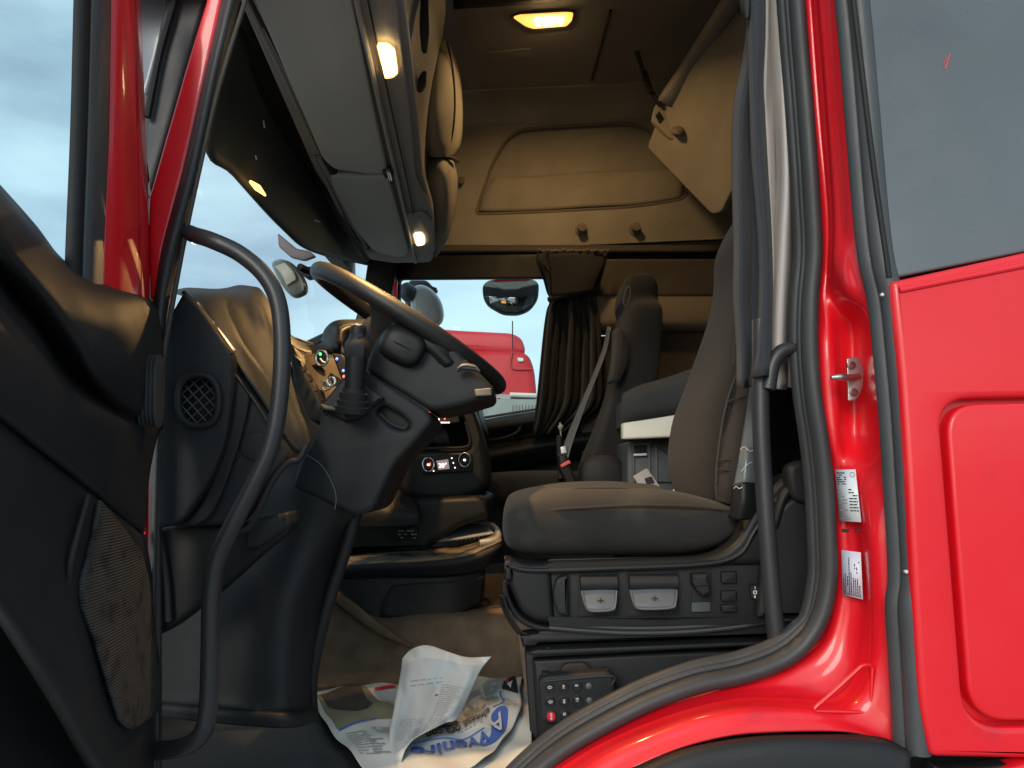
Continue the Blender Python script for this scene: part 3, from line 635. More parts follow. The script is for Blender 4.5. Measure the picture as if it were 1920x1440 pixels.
# =============================================================== ceiling lamp
cl = thing('ceiling_lamp', AZ(1020, 40, 1.765), 'lit amber ceiling lamp with a trapezoid lens on the dark headliner', 'lamp')
pZ('lens', rp([(962,34),(975,30),(1060,25),(1075,26),(1072,40),(1062,50),(1000,55),(985,50)], 4), 1.755, .012, .003, mat('amber_lens', (1,.6,.2), .4, emit=(1,.50,.10), estr=1.15), cl)
pZ('lens_rim', rp([(955,33),(975,26),(1062,21),(1079,24),(1076,42),(1065,54),(998,60),(982,54)], 4), 1.761, .01, .002, BEIGED, cl)
for i in range(4):
    x = 1004+i*14; tube('diode', [AZ(x, 42-i*.7, 1.748), AZ(x+9, 41-i*.7, 1.748)], .016, LAMP, cl, n=8, seg=2)
hb = tag(pZ('roof_hatch_cover', rp([(916,98),(995,91),(996,110),(918,120)], 2), 1.764, .004, .001, CEIL), 'faint rectangular cover set flat in the dark headliner below the lamp', 'cover')
tube('headliner_seam', [AZ(1145,20,1.765),AZ(1110,150,1.765)], .006, SHADE, cab)
net('dark_roof_blind', [[AZ(850,-40,1.76),AZ(1000,-40,1.76),AZ(1200,-60,1.76)],[AZ(850,17,1.76),AZ(1000,6,1.76),AZ(1200,-20,1.76)]], DARK, cab)
# =============================================================== upper bunk folded up
ub = thing('upper_bunk', A(1300, 250, 3.0), 'beige upper bunk board folded up behind the seats with a black strap', 'bunk')
p0, p1, p2 = A(1243,196,2.95), A(1400,-5,2.45), A(1338,402,2.88)
bn = (p1-p0).cross(p2-p0).normalized(); bn = bn if bn.y > 0 else -bn
bu = (p1-p0).normalized(); bv = bn.cross(bu)
def BP(x, y): r = ray(x, y); return CAM+r*((p0-CAM).dot(bn)/r.dot(bn))
plate('board', [BP(x, y) for x, y in rp([(1243,196,4),(1400,-5,2),(1440,-56),(1500,-56),(1490,150),(1440,330),(1378,345,8),(1352,398,8),(1334,402,8),(1213,276,8)], 3)], .03, .006, BEIGE, ub, axis=(bu, bv, bn), res=3)
net('edge_strip', [[A(1232,188,2.93),A(1290,100,2.73),A(1352,0,2.45),A(1400,-78,2.3)],[A(1240,190,2.90),A(1302,100,2.70),A(1366,0,2.41),A(1414,-78,2.26)],[A(1258,200,2.91),A(1320,105,2.71),A(1393,0,2.42),A(1440,-70,2.27)],[A(1260,200,2.95),A(1322,107,2.75),A(1397,0,2.47),A(1444,-70,2.32)]], VIST, ub, nu=5, nv=4, thick=.004)
pY('corner_bracket', rp([(1228,196),(1242,192),(1290,246),(1275,262),(1262,262),(1222,225)], 6), 2.95, .03, .006, BEIGE, ub)
pY('bracket_slot', rp([(1236,208),(1245,222),(1237,232),(1229,217)], 2), 2.947, .004, .001, DARK, ub)
loft('latch_knob', [sup(A(1273,246,2.94), .032, .022, Ux, Uz, 2.4, 16), sup(A(1273,246,2.90), .034, .024, Ux, Uz, 2.4, 16), sup(A(1272,248,2.87), .016, .010, Ux, Uz, 2.4, 16)], BEIGED, ub)
tube('strap', [A(1165,65,2.90),A(1180,72,2.90),A(1200,115,2.91),A(1212,155,2.92),A(1238,198,2.93)], [.008,.018,.013,.014,.013], DARK, ub, n=8, flat=.6)
pY('strap_buckle', rp([(1203,132),(1213,130),(1226,172),(1216,175),(1210,160)], 3), 2.90, .012, .003, DARK, ub)
UY = Vector((0,1,0))
def xsec(x, yt, yb, d, cy, hw, e=3.4, n=32):
    a, b = A(x, yt, d), A(x, yb, d); c = Vector(((a.x+b.x)/2, cy, (a.z+b.z)/2)); return sup(c, hw, (a.z-b.z)/2, UY, Uz, e, n)
def zsec(y, xl, xr, dl, dr, cy, hw, e=3.6, n=32):
    a, b = A(xl, y, dl), A(xr, y, dr); c = Vector(((a.x+b.x)/2, cy, b.z)); return sup(c, (b.x-a.x)/2, hw, Ux, UY, e, n)
# =============================================================== driver seat
ds = thing('driver_chair', A(1200, 1200, 1.6), 'black suspension driver seat nearest the door, with grey levers along its side', 'seat')
c_ = loft('cushion', [xsec(*s, 1.44, 1.66, hw) for *s, hw in [(941,985,1008,.15),(944,960,1024,.20),(952,940,1036,.235),(970,928,1045,.25),(1010,919,1052,.255),(1100,913,1053,.255),(1200,914,1052,.255),(1290,922,1049,.25),(1345,934,1035,.245),(1380,946,1005,.235),(1392,960,985,.21)]], FABS, ds)
net('seat_insert', [[A(x,y,d) for x,y,d in r] for r in [
  [(985,935,1.50),(1060,923,1.50),(1150,920,1.50),(1250,926,1.52)],
  [(985,926,1.6),(1060,913,1.6),(1150,910,1.62),(1240,918,1.62)],
  [(990,918,1.75),(1060,908,1.75),(1140,906,1.75),(1225,912,1.75)]]], FAB, ds, thick=.01)
tube('cushion_piping', [A(968,1000,1.445),A(985,972,1.43),A(1030,958,1.412),A(1100,952,1.406),A(1200,948,1.405),A(1300,950,1.41),A(1370,958,1.43)], .003, FABM, ds, n=8)
loft('backrest', [zsec(*s, 1.8, 1.5, 1.68, hw) for *s, hw in [(955,1285,1410,.16),(930,1268,1420,.2),(880,1256,1425,.225),(830,1254,1430,.23),(760,1263,1436,.23),(700,1282,1442,.23),(600,1313,1455,.225),(520,1334,1466,.22),(460,1340,1472,.21),(400,1337,1478,.19),(345,1356,1482,.17),(300,1382,1480,.13)]], FAB, ds)
net('backrest_side', [[A(x,y,d) for x,y,d in r] for r in [
  [(1385,560,1.49),(1410,560,1.465),(1440,560,1.46)],[(1368,740,1.47),(1398,730,1.44),(1432,725,1.44)],[(1348,830,1.465),(1380,825,1.435),(1415,820,1.44)],
  [(1342,905,1.47),(1370,905,1.44),(1402,900,1.45)],[(1345,940,1.5),(1365,944,1.46),(1392,944,1.47)]]], FABM, ds, thick=.006)
for pts in ([(1366,752),(1400,742),(1415,736)],[(1344,864),(1370,862),(1395,866)],[(1344,880),(1370,882),(1392,880)]):
    tube('seam', [A(x, y, 1.436) for x, y in pts], .0022, SHADE, ds, n=6)
tube('backrest_seam', [A(1385,690,1.46),A(1362,760,1.452),A(1348,840,1.452),A(1344,905,1.46)], .003, SHADE, ds, n=6)
# side shell
sh_o = rp([(944,1046,4),(992,1058,10),(1150,1054,60),(1330,1046,40),(1380,1022,30),(1405,975,30),(1438,925,30),(1468,893,20),(1532,868,10),(1560,1160,6),(1440,1166),(1240,1176,20),(1010,1168,18),(978,1152,18),(954,1098,14)], 6)
pan = rp([(1033,1068),(1432,1060),(1440,1152),(1420,1158),(1040,1163)], 6)
shell = pY('side_shell', sh_o, 1.37, .06, .012, BLK2, ds, [pan], res=4)
pY('control_panel', [(1025,1062),(1440,1055),(1448,1160),(1030,1168)], 1.382, .02, .002, BLK, ds)
tube('shell_crease', [A(x, y, 1.368) for x, y in [(955,1062),(1000,1070),(1150,1066),(1320,1058),(1385,1040),(1412,1000),(1440,955),(1475,920),(1530,896)]], .005, BLK2, ds, n=8)
tube('hinge_cover_ridge', [A(x, y, 1.362) for x, y in [(1450,990),(1470,930),(1500,905),(1540,900)]], .01, BLK2, ds, n=10)
pY('hinge_cover', rp([(1420,1160),(1436,1010,20),(1462,950,24),(1500,925,20),(1560,925),(1560,1160)], 6), 1.355, .03, .01, BLK, ds, res=4)
pY('hinge_cap', sp([(1478,880),(1510,862),(1545,872),(1555,915),(1530,945),(1490,935)]), 1.34, .04, .012, BLK, ds, res=4)
lev = rp([(1042,1084,18),(1065,1078,3),(1066,1156,3),(1046,1154,10),(1035,1120,20)], 8)
pY('side_lever', lev, 1.362, .03, .006, CHAR, ds, res=3)
def arrowmark(x, y, par, d=1.36, s=1.0):
    w = .0011
    tube('mark', [A(x-9*s, y, d), A(x+9*s, y, d)], w, SHADE, par, n=6); tube('mark', [A(x, y-7*s, d), A(x, y+7*s, d)], w, SHADE, par, n=6)
arrowmark(1053, 1140, ds, 1.361, .6)
for x0, x1, y0, ym, y1 in ((1088,1156,1080,1108,1146),(1179,1269,1078,1107,1142)):
    pY('lever_recess', rp([(x0-4,y0-6),(x1+4,y0-8),(x1+4,1154),(x0-4,1156)], 5), 1.379, .002, .0005, DARK, ds)
    a0, a1 = A(x0, (y0+ym)/2, 1.372), A(x1, (y0+ym)/2-1, 1.372)
    lv = tube('lever_roller', [a0, a1], .0155, CHAR, ds, n=20, seg=1)
    pd_ = net('lever_paddle', [[A(x,y,d) for x,y,d in r] for r in [
      [(x0+1,ym-2,1.365),((x0+x1)/2,ym-3,1.363),(x1,ym-4,1.365)],
      [(x0+5,(ym+y1)/2,1.352),((x0+x1)/2,(ym+y1)/2,1.350),(x1-0,(ym+y1)/2-1,1.352)],
      [(x0+12,y1-5,1.346),((x0+x1)/2,y1-3,1.344),(x1-2,y1-5,1.346)],
      [(x0+14,y1,1.352),((x0+x1)/2,y1+1,1.350),(x1-4,y1,1.352)]]], GREYP, lv, thick=.004)
    tube('paddle_rim', [A(x0+3,ym,1.356),A(x0+8,y1-16,1.346),A(x0+16,y1-2,1.343),A((x0+x1)/2,y1,1.342),A(x1-8,y1-3,1.343),A(x1-2,y1-14,1.346),A(x1,ym,1.356)], .002, GREYP, lv, n=6)
    arrowmark((x0+x1)/2+4, y1-20, lv, 1.347, .7)
lv = pY('toggle_lever', rp([(1299,1078),(1328,1076),(1331,1098),(1334,1114),(1318,1119),(1306,1108),(1300,1096)], 3), 1.355, .03, .005, CHAR, ds, res=3)
pY('toggle_recess', rp([(1296,1073),(1334,1071),(1336,1128),(1298,1130)], 3), 1.379, .002, .0005, DARK, ds)
pY('toggle_plate', rp([(1297,1130),(1332,1129),(1332,1147),(1297,1148)], 2), 1.376, .004, .001, SLATEP, ds)
tube('toggle_crease', [A(1303,1098,1.353),A(1329,1096,1.353)], .0016, BLK2, lv, n=6)
for y0, y1 in ((1072,1094),(1108,1128),(1134,1148)):
    b_ = pY('blank_button', rp([(1352,y0),(1382,y0-1),(1383,y1-1),(1353,y1)], 3), 1.374, .01, .003, BLK2, ds)
    tube('button_edge', [A(1354,y1-2,1.372),A(1381,y1-3,1.372)], .0012, CHAR, b_, n=6)
rk = pY('rocker_switch', rp([(1407,1098),(1426,1097),(1427,1122),(1408,1123)], 2), 1.374, .01, .002, DARK, ds)
text('marking', 'O', A(1412,1114,1.3725), Ux, Uz, .0095, WHI, rk, bold=.0004)
text('marking', 'I', A(1415,1104,1.3725), Ux, Uz, .006, WHI, rk, bold=.0003)
text('marking', 'II', A(1414,1121,1.3725), Ux, Uz, .006, WHI, rk, bold=.0003)
tube('switch_line', [A(1402,1093,1.373),A(1430,1092,1.373)], .0008, CHAR, ds, n=6)
# bellows and springs under the seat
for i in range(6):
    o_ = i*9
    tube('bellows_rib', [A(x, y, 1.4+i*.012) for x, y in [(948-2+o_*.35,1090+o_*.5),(950+o_*.5,1118+o_*.6),(966+o_*.7,1150+o_*.4),(992+o_,1170+o_*.15),(1040+o_,1180-i),(1200,1182-i)]], .0055, CHAR, ds, n=8)
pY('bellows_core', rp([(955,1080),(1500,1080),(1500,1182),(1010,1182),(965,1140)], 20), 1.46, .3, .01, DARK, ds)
for k in range(2):
    tube('air_hose', [A(x, y+k*9, 1.375) for x, y in [(1030,1168),(1100,1174),(1180,1178),(1280,1176),(1370,1168),(1440,1156),(1500,1150)]], .0045, RUB, ds, n=8)
net('front_guard', [[A(936,1116,1.42),A(946,1150,1.42),A(968,1185,1.42),A(978,1188,1.42)],[A(944,1118,1.38),A(956,1150,1.38),A(976,1182,1.38),A(990,1190,1.38)]], BLK2, ds, thick=.003)
pY('slide_rail', rp([(975,1192),(1010,1188),(1010,1183),(1480,1160),(1500,1190),(1010,1206),(1005,1212),(980,1214)], 2), 1.385, .05, .004, BLK2, ds)
pY('slide_bracket', rp([(945,1062),(958,1066),(960,1088),(946,1090)], 3), 1.36, .03, .004, BLK2, ds)
ped = pY('pedestal', rp([(984,1230,8),(1005,1217,4),(1240,1206,60),(1560,1190),(1560,1460),(1000,1460),(990,1320)], 5), 1.40, .4, .006, BLK, ds)
pY('pedestal_face', rp([(998,1238,6),(1240,1226,60),(1560,1212),(1560,1460),(1012,1460)], 5), 1.375, .03, .006, BLK2, ds)
pY('pedestal_ledge', rp([(985,1226),(1006,1219),(1500,1200),(1500,1208),(1006,1229)], 2), 1.36, .05, .003, BLK2, ds)
for x, y in ((1028,1218),(1372,1207)): lathe('bolt', A(x, y, 1.37), Vector((0,-1,0)), [(.005,-.01),(.005,0),(.003,.002)], BLK2, ds, 10)
# belt tongue wrap beside the backrest
bw = thing('seat_belt', A(1395, 830, 1.40), 'slate seat belt strap and torn shiny wrap beside the driver backrest', 'seat belt')
net('strap', [[A(1416,600,1.41),A(1432,600,1.40)],[A(1405,730,1.405),A(1426,730,1.395)],[A(1388,840,1.40),A(1420,840,1.39)],[A(1372,930,1.405),A(1420,930,1.395)]], SLATEP, bw, thick=.003)
foil = mat('shiny_wrap', (.12,.14,.15), .25, bump=.3, bscale=90, var=.2)
net('wrap', [[A(x,y,d) for x,y,d in r] for r in [[(1388,842,1.40),(1402,838,1.385),(1420,842,1.39)],[(1384,870,1.39),(1400,868,1.375),(1420,870,1.385)],[(1378,900,1.395),(1396,902,1.372),(1420,900,1.385)],[(1374,925,1.40),(1394,922,1.38),(1420,925,1.39)]]], foil, bw, thick=.002)
net('wrap_sleeve', [[A(x,y,d) for x,y,d in r] for r in [[(1374,908,1.39),(1395,904,1.365),(1422,906,1.38)],[(1372,940,1.385),(1394,942,1.36),(1424,940,1.375)],[(1366,970,1.40),(1384,975,1.37),(1420,972,1.38)]]], BLK2, bw, thick=.003)
tube('thread', [A(1388,842,1.384),A(1396,838,1.378),A(1406,846,1.376),A(1416,843,1.38)], .0006, STICK, bw, n=6)
tube('thread', [A(1376,916,1.37),A(1380,912,1.365),A(1386,916,1.363),A(1392,913,1.363)], .0007, STICK, bw, n=6)
tube('crease', [A(1390,884,1.372),A(1400,872,1.371),A(1410,866,1.372)], .0005, STICK, bw, n=6)
# =============================================================== passenger seat
ps = thing('passenger_chair', A(1120, 1000, 2.75), 'dark fabric passenger seat by the far window with an oval patch on its headrest', 'seat')
loft('backrest', [zsec(*s, 2.56, 2.56, 2.77, hw, 4) for *s, hw in [(497,1194,1230,.10),(503,1182,1240,.13),(525,1174,1247,.145),(548,1172,1247,.15),(562,1178,1246,.19),(580,1176,1250,.225),(650,1168,1246,.235),(720,1155,1238,.24),(790,1130,1222,.24),(850,1106,1190,.24),(890,1095,1160,.24),(930,1095,1150,.23)]], FAB, ps)
loft('cushion', [xsec(*s, 2.55, 2.78, hw) for *s, hw in [(885,905,935,.18),(895,892,945,.22),(930,885,950,.24),(1000,882,950,.24),(1060,882,950,.24),(1120,885,950,.23)]], FAB, ps)
loft('hinge_cover', [sup(A(1128,895,d), a, b, Ux, Uz, 2.8, 20) for d, a, b in ((2.5,.05,.05),(2.47,.075,.072),(2.43,.078,.075),(2.41,.06,.058))], CHAR, ps)
net('bolster', [[A(1150,620,2.6),A(1162,616,2.5),A(1174,625,2.5)],[A(1146,680,2.6),A(1158,672,2.48),A(1176,676,2.5)],[A(1140,720,2.6),A(1150,716,2.5),A(1160,715,2.5)]], FABM, ps, thick=.01)
pc = A(1168, 560, 2.66)
k_ = Vector((.02,-.06,.0))
ud = Vector((.55,-.8,.2)).normalized()
tube('badge_ring', [A(1176+5.5*math.cos(t)+3*math.sin(t)*-1, 556+19*math.sin(t), 2.615+.0*t) for t in [2*math.pi*i/20 for i in range(20)]], .003, GREYP, ps, n=6, seg=1, closed=True)
pb = thing('passenger_seat_belt', A(1100, 740, 2.5), 'grey seat belt running diagonally down the passenger backrest to its buckle', 'seat belt')
net('strap', [[A(1139,612,2.62),A(1146,614,2.60)],[A(1128,660,2.58),A(1136,662,2.56)],[A(1094,745,2.48),A(1103,748,2.46)],[A(1064,815,2.44),A(1077,820,2.42)],[A(1050,860,2.42),A(1064,864,2.40)]], GREYP, pb, thick=.003)
pY('buckle_tongue', rp([(1050,838),(1062,836),(1064,850),(1052,852)], 3), 2.4, .01, .002, STEEL, pb)
pY('buckle', rp([(1044,850),(1062,852),(1082,905),(1064,912),(1048,880)], 4), 2.38, .04, .008, BLK2, pb)
pY('release_button', rp([(1050,872),(1067,862),(1071,868),(1054,878)], 2), 2.37, .012, .003, mat('buckle_red', (.75,.12,.1), .4), pb)
tube('belt_stalk', [A(1048,820,2.6),A(1050,860,2.5),A(1052,900,2.45)], .01, DARK, pb)
# =============================================================== bunk behind the seats
lb = thing('lower_bunk', A(1240, 790, 2.2), 'lower bunk behind the seats with dark mattress on a white board and grey lockers below', 'bunk')
net('mattress', [[A(x,y,d) for x,y,d in r] for r in [
   [(1172,742,2.25),(1200,728,2.25),(1260,710,2.25),(1400,660,2.25)],
   [(1168,752,2.2),(1200,742,2.18),(1260,724,2.18),(1400,680,2.18)],
   [(1166,785,2.2),(1200,776,2.18),(1260,766,2.18),(1400,740,2.18)],
   [(1168,800,2.25),(1200,792,2.25),(1260,782,2.25),(1400,760,2.25)]]], MATT, lb, thick=.02)
pY('mattress_core', [(1176,745),(1262,715),(1450,660),(1450,1000),(1176,796)], 2.28, .8, .01, mat('mattress_cloth', (.04,.045,.045), .95, bump=.8, bscale=700), lb)
pY('bunk_board', rp([(1168,793,3),(1300,772),(1300,818),(1168,824,4)], 3), 2.19, .05, .006, WHITE, lb)
pY('locker_front', rp([(1176,828),(1300,826),(1300,960),(1176,960)], 4), 2.3, .4, .006, SLATEP, lb)
pY('locker_door', rp([(1186,836),(1262,830),(1262,905),(1186,905)], 5), 2.29, .02, .005, SLATEP, lb)
for x in (1187,1217,1230): tube('locker_rib', [A(x,834,2.285),A(x+1,860,2.285),A(x+1,905,2.285)], .004, GREYP, lb, n=6)
pY('locker_handle', rp([(1191,836),(1212,834),(1212,850),(1188,852)], 4), 2.283, .01, .002, DARK, lb)
tube('handle_edge', [A(1188,853,2.275),A(1212,852,2.275)], .004, STICK, lb, n=6)
tube('side_cable', [A(1262,800,2.1),A(1258,860,2.05),A(1264,900,1.95),A(1272,925,1.9)], .006, GREYP, lb, n=6)
tube('side_cable', [A(1262,925,1.95),A(1268,912,1.95),A(1272,900,1.96)], .004, WHITE, lb, n=6)
lf = tag(pY('leaflet', rp([(1187,893),(1213,878),(1246,924),(1205,922)], 2), 2.0, .003, .0005, mat('leaflet_grey',(.3,.3,.31),.5,var=.1), None), 'grey folded leaflet sticking up between the driver cushion and the bunk locker', 'leaflet')
pY('leaflet_print', rp([(1208,897),(1222,893),(1228,906),(1212,908)], 3), 1.998, .001, .0002, CHAR, lf)
box('bunk_base', (.62, 1.28, FZ), (1.3, 2.3, z(.22)), mat('bunk_black', (.012,.013,.017), .9, bump=.5, bscale=400), lb)
# far curtain
pcu = thing('passenger_curtain', A(1060, 640, 3.2), 'black pleated curtain tied at its middle beside the passenger window', 'curtain')
rows = []
prof_ = [(474,1008,1138,.0),(490,1006,1136,.02),(520,1018,1128,.03),(550,1026,1119,.02),(562,1032,1117,.0),(580,1026,1120,.03),(620,1020,1126,.05),(700,1012,1128,.05),(760,1006,1122,.05),(812,1000,1060,.04)]
for y, xl, xr, am in prof_:
    r = []
    for i in range(25):
        t = i/24; xx = xl+(xr-xl)*t
        r.append(A(xx, y+(2*math.sin(i*1.3) if y>800 or y<480 else 0), 3.18+am*math.sin(i*2.05+.5*math.sin(i*.9))+ .03*math.sin(i*.7+y*.004)))
    rows.append(r)
net('pleats', rows, CURTB, pcu, nu=2, nv=5, thick=.006)
tube('tie', [A(1028,562,3.12),A(1050,556,3.1),A(1090,548,3.1),A(1118,538,3.12)], .012, CURTB, pcu)
net('tail', [[A(1030,478,3.1),A(1090,474,3.1),A(1138,478,3.12)],[A(1034,520,3.1),A(1090,516,3.08),(A(1125,510,3.1))],[A(1036,556,3.1),A(1085,550,3.08),A(1112,545,3.1)]], CURTB, pcu, thick=.01, nu=5)
for i in range(9):
    x = 1008+i*15; tube('hem_thread', [A(x,472,3.1),A(x+4,468+(i%3),3.09),A(x+9,471,3.1),A(x+14,469,3.1)], .006, BEIGED, pcu, n=6)
tube('pull_cord', [A(1050,792,3.1),A(1051,805,3.1),A(1052,830,3.1)], .004, WHITE, pcu, n=6)
loft('cord_bead', [sup(A(1051,796,3.1),.008,.008,Ux,UY,2,10), sup(A(1051,800,3.1),.012,.012,Ux,UY,2,10), sup(A(1051,806,3.1),.008,.008,Ux,UY,2,10)], WHITE, pcu)
# =============================================================== dashboard
db = thing('dashboard', A(450, 850, 1.5), 'black moulded dashboard with round side vent beside the open doorway', 'dashboard')
vent = [(372+37*math.copysign(abs(math.cos(a))**.8, math.cos(a)), 751+46*math.copysign(abs(math.sin(a))**.8, math.sin(a))) for a in [2*math.pi*i/32 for i in range(32)]]
ep = pY('end_panel', rp([(343,547,6),(375,578,40),(434,664,14),(434,735,40),(425,820,40),(398,893,40),(345,972,20),(328,985,8),(280,994),(280,700),(312,600)], 8), 1.165, .03, .006, CHAR, db, [vent], res=4)
vn = pY('side_vent', [(330,700),(415,700),(415,802),(330,802)], 1.19, .01, .001, DARK, db)
tube('vent_ring', [A(372+(x-372)*1.04, 751+(y-751)*1.04, 1.162) for x, y in vent], .0058, CHAR, vn, n=10, seg=1, closed=True)
def inv(x, y): return ((x-372)/36)**2 + ((y-751)/45)**2 < .97
def bars(dx, dy, spacing, r, d):
    nx, ny = -dy, dx
    for k in range(-6, 7):
        pts = [(372+nx*k*spacing+dx*t, 751+ny*k*spacing+dy*t) for t in range(-70, 71, 2)]
        pts = [p for p in pts if inv(*p)]
        if len(pts) > 4: tube('vent_bar', [A(*pts[0], d), A(*pts[-1], d)], r, RUBG, vn, n=6, seg=1)
bars(.66, .75, 15, .0012, 1.172); bars(.75, -.66, 15, .0016, 1.178)
net('dash_cowl', [[A(x,y,d) for x,y,d in r] for r in [
  [(322,548,1.6),(350,541,1.58),(400,543,1.58),(425,541,1.6),(448,536,1.62),(470,538,1.62),(486,542,1.62),(500,560,1.62)],
  [(345,556,1.34),(366,552,1.33),(402,556,1.34),(430,560,1.40),(452,560,1.42),(474,560,1.42),(494,575,1.42),(515,600,1.46)],
  [(372,586,1.26),(395,590,1.25),(428,600,1.28),(448,612,1.34),(468,620,1.36),(490,625,1.37),(512,640,1.38),(530,660,1.42)],
  [(404,622,1.22),(420,634,1.22),(445,645,1.24),(465,660,1.29),(484,672,1.31),(506,684,1.32),(528,700,1.33),(545,712,1.38)],
  [(436,668,1.2),(450,680,1.2),(470,696,1.21),(490,712,1.24),(506,730,1.26),(528,748,1.28),(548,760,1.3),(560,765,1.36)],
  [(462,708,1.19),(475,722,1.19),(494,744,1.2),(512,766,1.22),(530,790,1.24),(548,805,1.26),(566,805,1.28),(574,800,1.34)],
  [(494,752,1.2),(505,770,1.2),(520,796,1.2),(534,820,1.22),(548,840,1.24),(560,850,1.26),(575,842,1.28),(582,830,1.34)]]], COWL, db, nu=5, nv=5)
pY('defroster_vent', [(352,556),(366,562),(440,655),(436,666),(420,650)], 1.24, .02, .001, DARK, db)
net('vent_slat', [[A(363,570,1.20),A(370,567,1.21)],[A(378,590,1.20),A(386,588,1.21)],[A(396,610,1.20),A(402,606,1.21)]], SILV, db, thick=.002)
net('vent_slat', [[A(402,618,1.20),A(408,614,1.21)],[A(418,640,1.20),A(426,636,1.21)],[A(436,660,1.20),A(442,658,1.21)]], SILV, db, thick=.002)
tube('vent_rail', [A(344,548,1.18),A(372,578,1.175),A(402,622,1.172),A(434,664,1.172)], .004, BLK, db)
pY('lower_body', rp([(425,665),(458,712),(500,772),(532,838,20),(540,862,14),(504,900,20),(452,978,20),(436,984),(320,988),(320,700)], 8), 1.195, .04, .008, SLATEP if False else CHAR, db, res=4)
pY('round_cap', rp([(449,835,16),(462,812,16),(497,808),(497,865),(470,864,20),(452,850,14)], 12), 1.190, .006, .002, CHAR, db, res=3)
net('body_recess', [[A(436,690,1.188),A(470,740,1.188)],[A(432,780,1.186),A(460,790,1.188)],[A(420,850,1.186),A(440,860,1.188)],[A(380,940,1.186),A(400,960,1.188)],[A(345,985,1.186),A(362,986,1.188)]], BLK2, db, thick=.004)
tube('body_seam', [A(438,700,1.186),A(470,742,1.186),A(500,790,1.186),A(524,836,1.186)], .003, BLK2, db)
tube('lower_flange', [A(575,835,1.2),A(560,862,1.19),A(540,868,1.188),A(510,905,1.188),A(470,985,1.188),A(440,1000,1.188)], .005, BLK, db)
pY('underside_panel', rp([(288,992),(330,984,6),(440,980,6),(545,958),(548,990,20),(486,1040,20),(415,1105,40),(322,1178,10),(288,1196)], 8), 1.23, .05, .01, BLK2, db, res=4)
tube('underside_seam', [A(x,y,1.225) for x,y in [(318,985),(360,982),(436,978),(450,992),(485,985),(530,972)]], .0012, GREYP, db, n=6)
pY('underside_bracket', rp([(470,975,6),(540,960,6),(545,985,8),(500,1015,10),(478,1030,12),(455,1030,12),(462,1000,8)], 6), 1.21, .05, .01, BLK, db, res=4)
tube('underside_edge', [A(300,1005,1.22),A(312,1090,1.22),A(316,1165,1.22)], .006, BLK, db)
# footwell side
pY('dash_core', rp([(300,640),(470,610),(545,690),(585,780),(640,830),(620,950),(560,1000),(300,1150)],8), 1.50, .06, .01, BLK2, db)
net('footwell_side', [[A(x,y,d) for x,y,d in r] for r in [
  [(430,860,1.5),(510,850,1.46),(570,868,1.39),(625,888,1.39),(678,915,1.42)],
  [(420,905,1.46),(500,900,1.41),(560,908,1.372),(620,935,1.372),(668,955,1.40)],
  [(400,1000,1.5),(470,1000,1.42),(540,1000,1.37),(600,1020,1.38),(648,1030,1.46)],
  [(300,1130,1.42),(390,1130,1.37),(470,1130,1.34),(550,1130,1.34),(614,1135,1.44)],
  [(290,1240,1.38),(380,1240,1.34),(460,1245,1.32),(540,1250,1.32),(588,1245,1.42)],
  [(290,1312,1.36),(380,1318,1.32),(460,1325,1.31),(540,1328,1.31),(584,1320,1.41)],
  [(290,1322,1.33),(380,1330,1.29),(460,1337,1.28),(545,1340,1.28),(590,1330,1.40)],
  [(290,1342,1.33),(380,1352,1.29),(460,1360,1.28),(550,1364,1.28),(594,1352,1.40)]]], FOOT, db, nu=6, nv=6, thick=.005)
tube('footwell_edge', [A(x,y,1.42) for x,y in [(668,962),(650,1025),(616,1130),(592,1225),(583,1290),(586,1350)]], .012, FOOT, db)
# instrument area
pY('instrument_panel', rp([(540,640),(605,660),(650,640),(780,640),(760,800),(690,790),(614,772,4),(590,730,30),(566,690,30)], 4), 1.95, .1, .01, BLK2, db)
net('instrument_hood', [[A(x,y,d) for x,y,d in r] for r in [
  [(480,560,1.72),(515,600,1.75),(548,634,1.8),(585,646,1.9),(604,638,1.9),(612,618,1.9),(630,604,1.95),(665,602,2.05),(720,604,2.1),(800,610,2.1)],
  [(490,600,1.60),(525,630,1.62),(556,655,1.68),(590,664,1.75),(618,660,1.8),(634,645,1.8),(640,620,1.85),(670,612,1.95),(720,614,2.0),(800,620,2.0)],
  [(505,640,1.60),(535,660,1.65),(562,672,1.72),(595,674,1.8),(622,672,1.85),(634,664,1.85),(644,640,1.9),(672,630,2.0),(720,634,2.0),(800,640,2.0)]]], BLK2, db, nu=5, nv=5, thick=.01)
tube('hood_highlight', [A(548,633,1.78),A(585,645,1.88),A(602,640,1.88)], .004, CHAR, db, n=6)
tube('hood_rim', [A(644,664,1.84),A(636,640,1.84),A(640,616,1.86),A(668,612,1.95),A(720,616,1.98)], .006, GREYP, db, n=8)
net('dash_fascia', [[A(x,y,d) for x,y,d in r] for r in [[(546,648,1.56),(570,662,1.62),(660,668,1.68)],[(562,695,1.55),(600,705,1.60),(660,705,1.66)],[(580,735,1.53),(620,740,1.58),(670,735,1.62)],[(606,785,1.50),(640,780,1.54),(670,775,1.58)]]], mat('fascia_lamplit', (.045,.036,.026), .55, bump=.3, bscale=400), db, nu=6, nv=5)  # brown base colour puts warm lamplight into the fascia
tube('fascia_seam', [A(548,655,1.58),A(572,690,1.57),A(592,728,1.55),(A(612,768,1.52))], .0035, BLK2, db)
pY('fascia_side', rp([(542,660),(556,668,10),(590,728,20),(610,772,6),(606,800),(575,790),(548,720)], 5), 1.5, .05, .008, BLK2, db)
for i in range(5):
    x, y = 560+i*11, 680+i*18; tube('fascia_notch', [A(x-3,y,1.495),A(x+3,y-3,1.495)], .002, DARK, db, n=6)
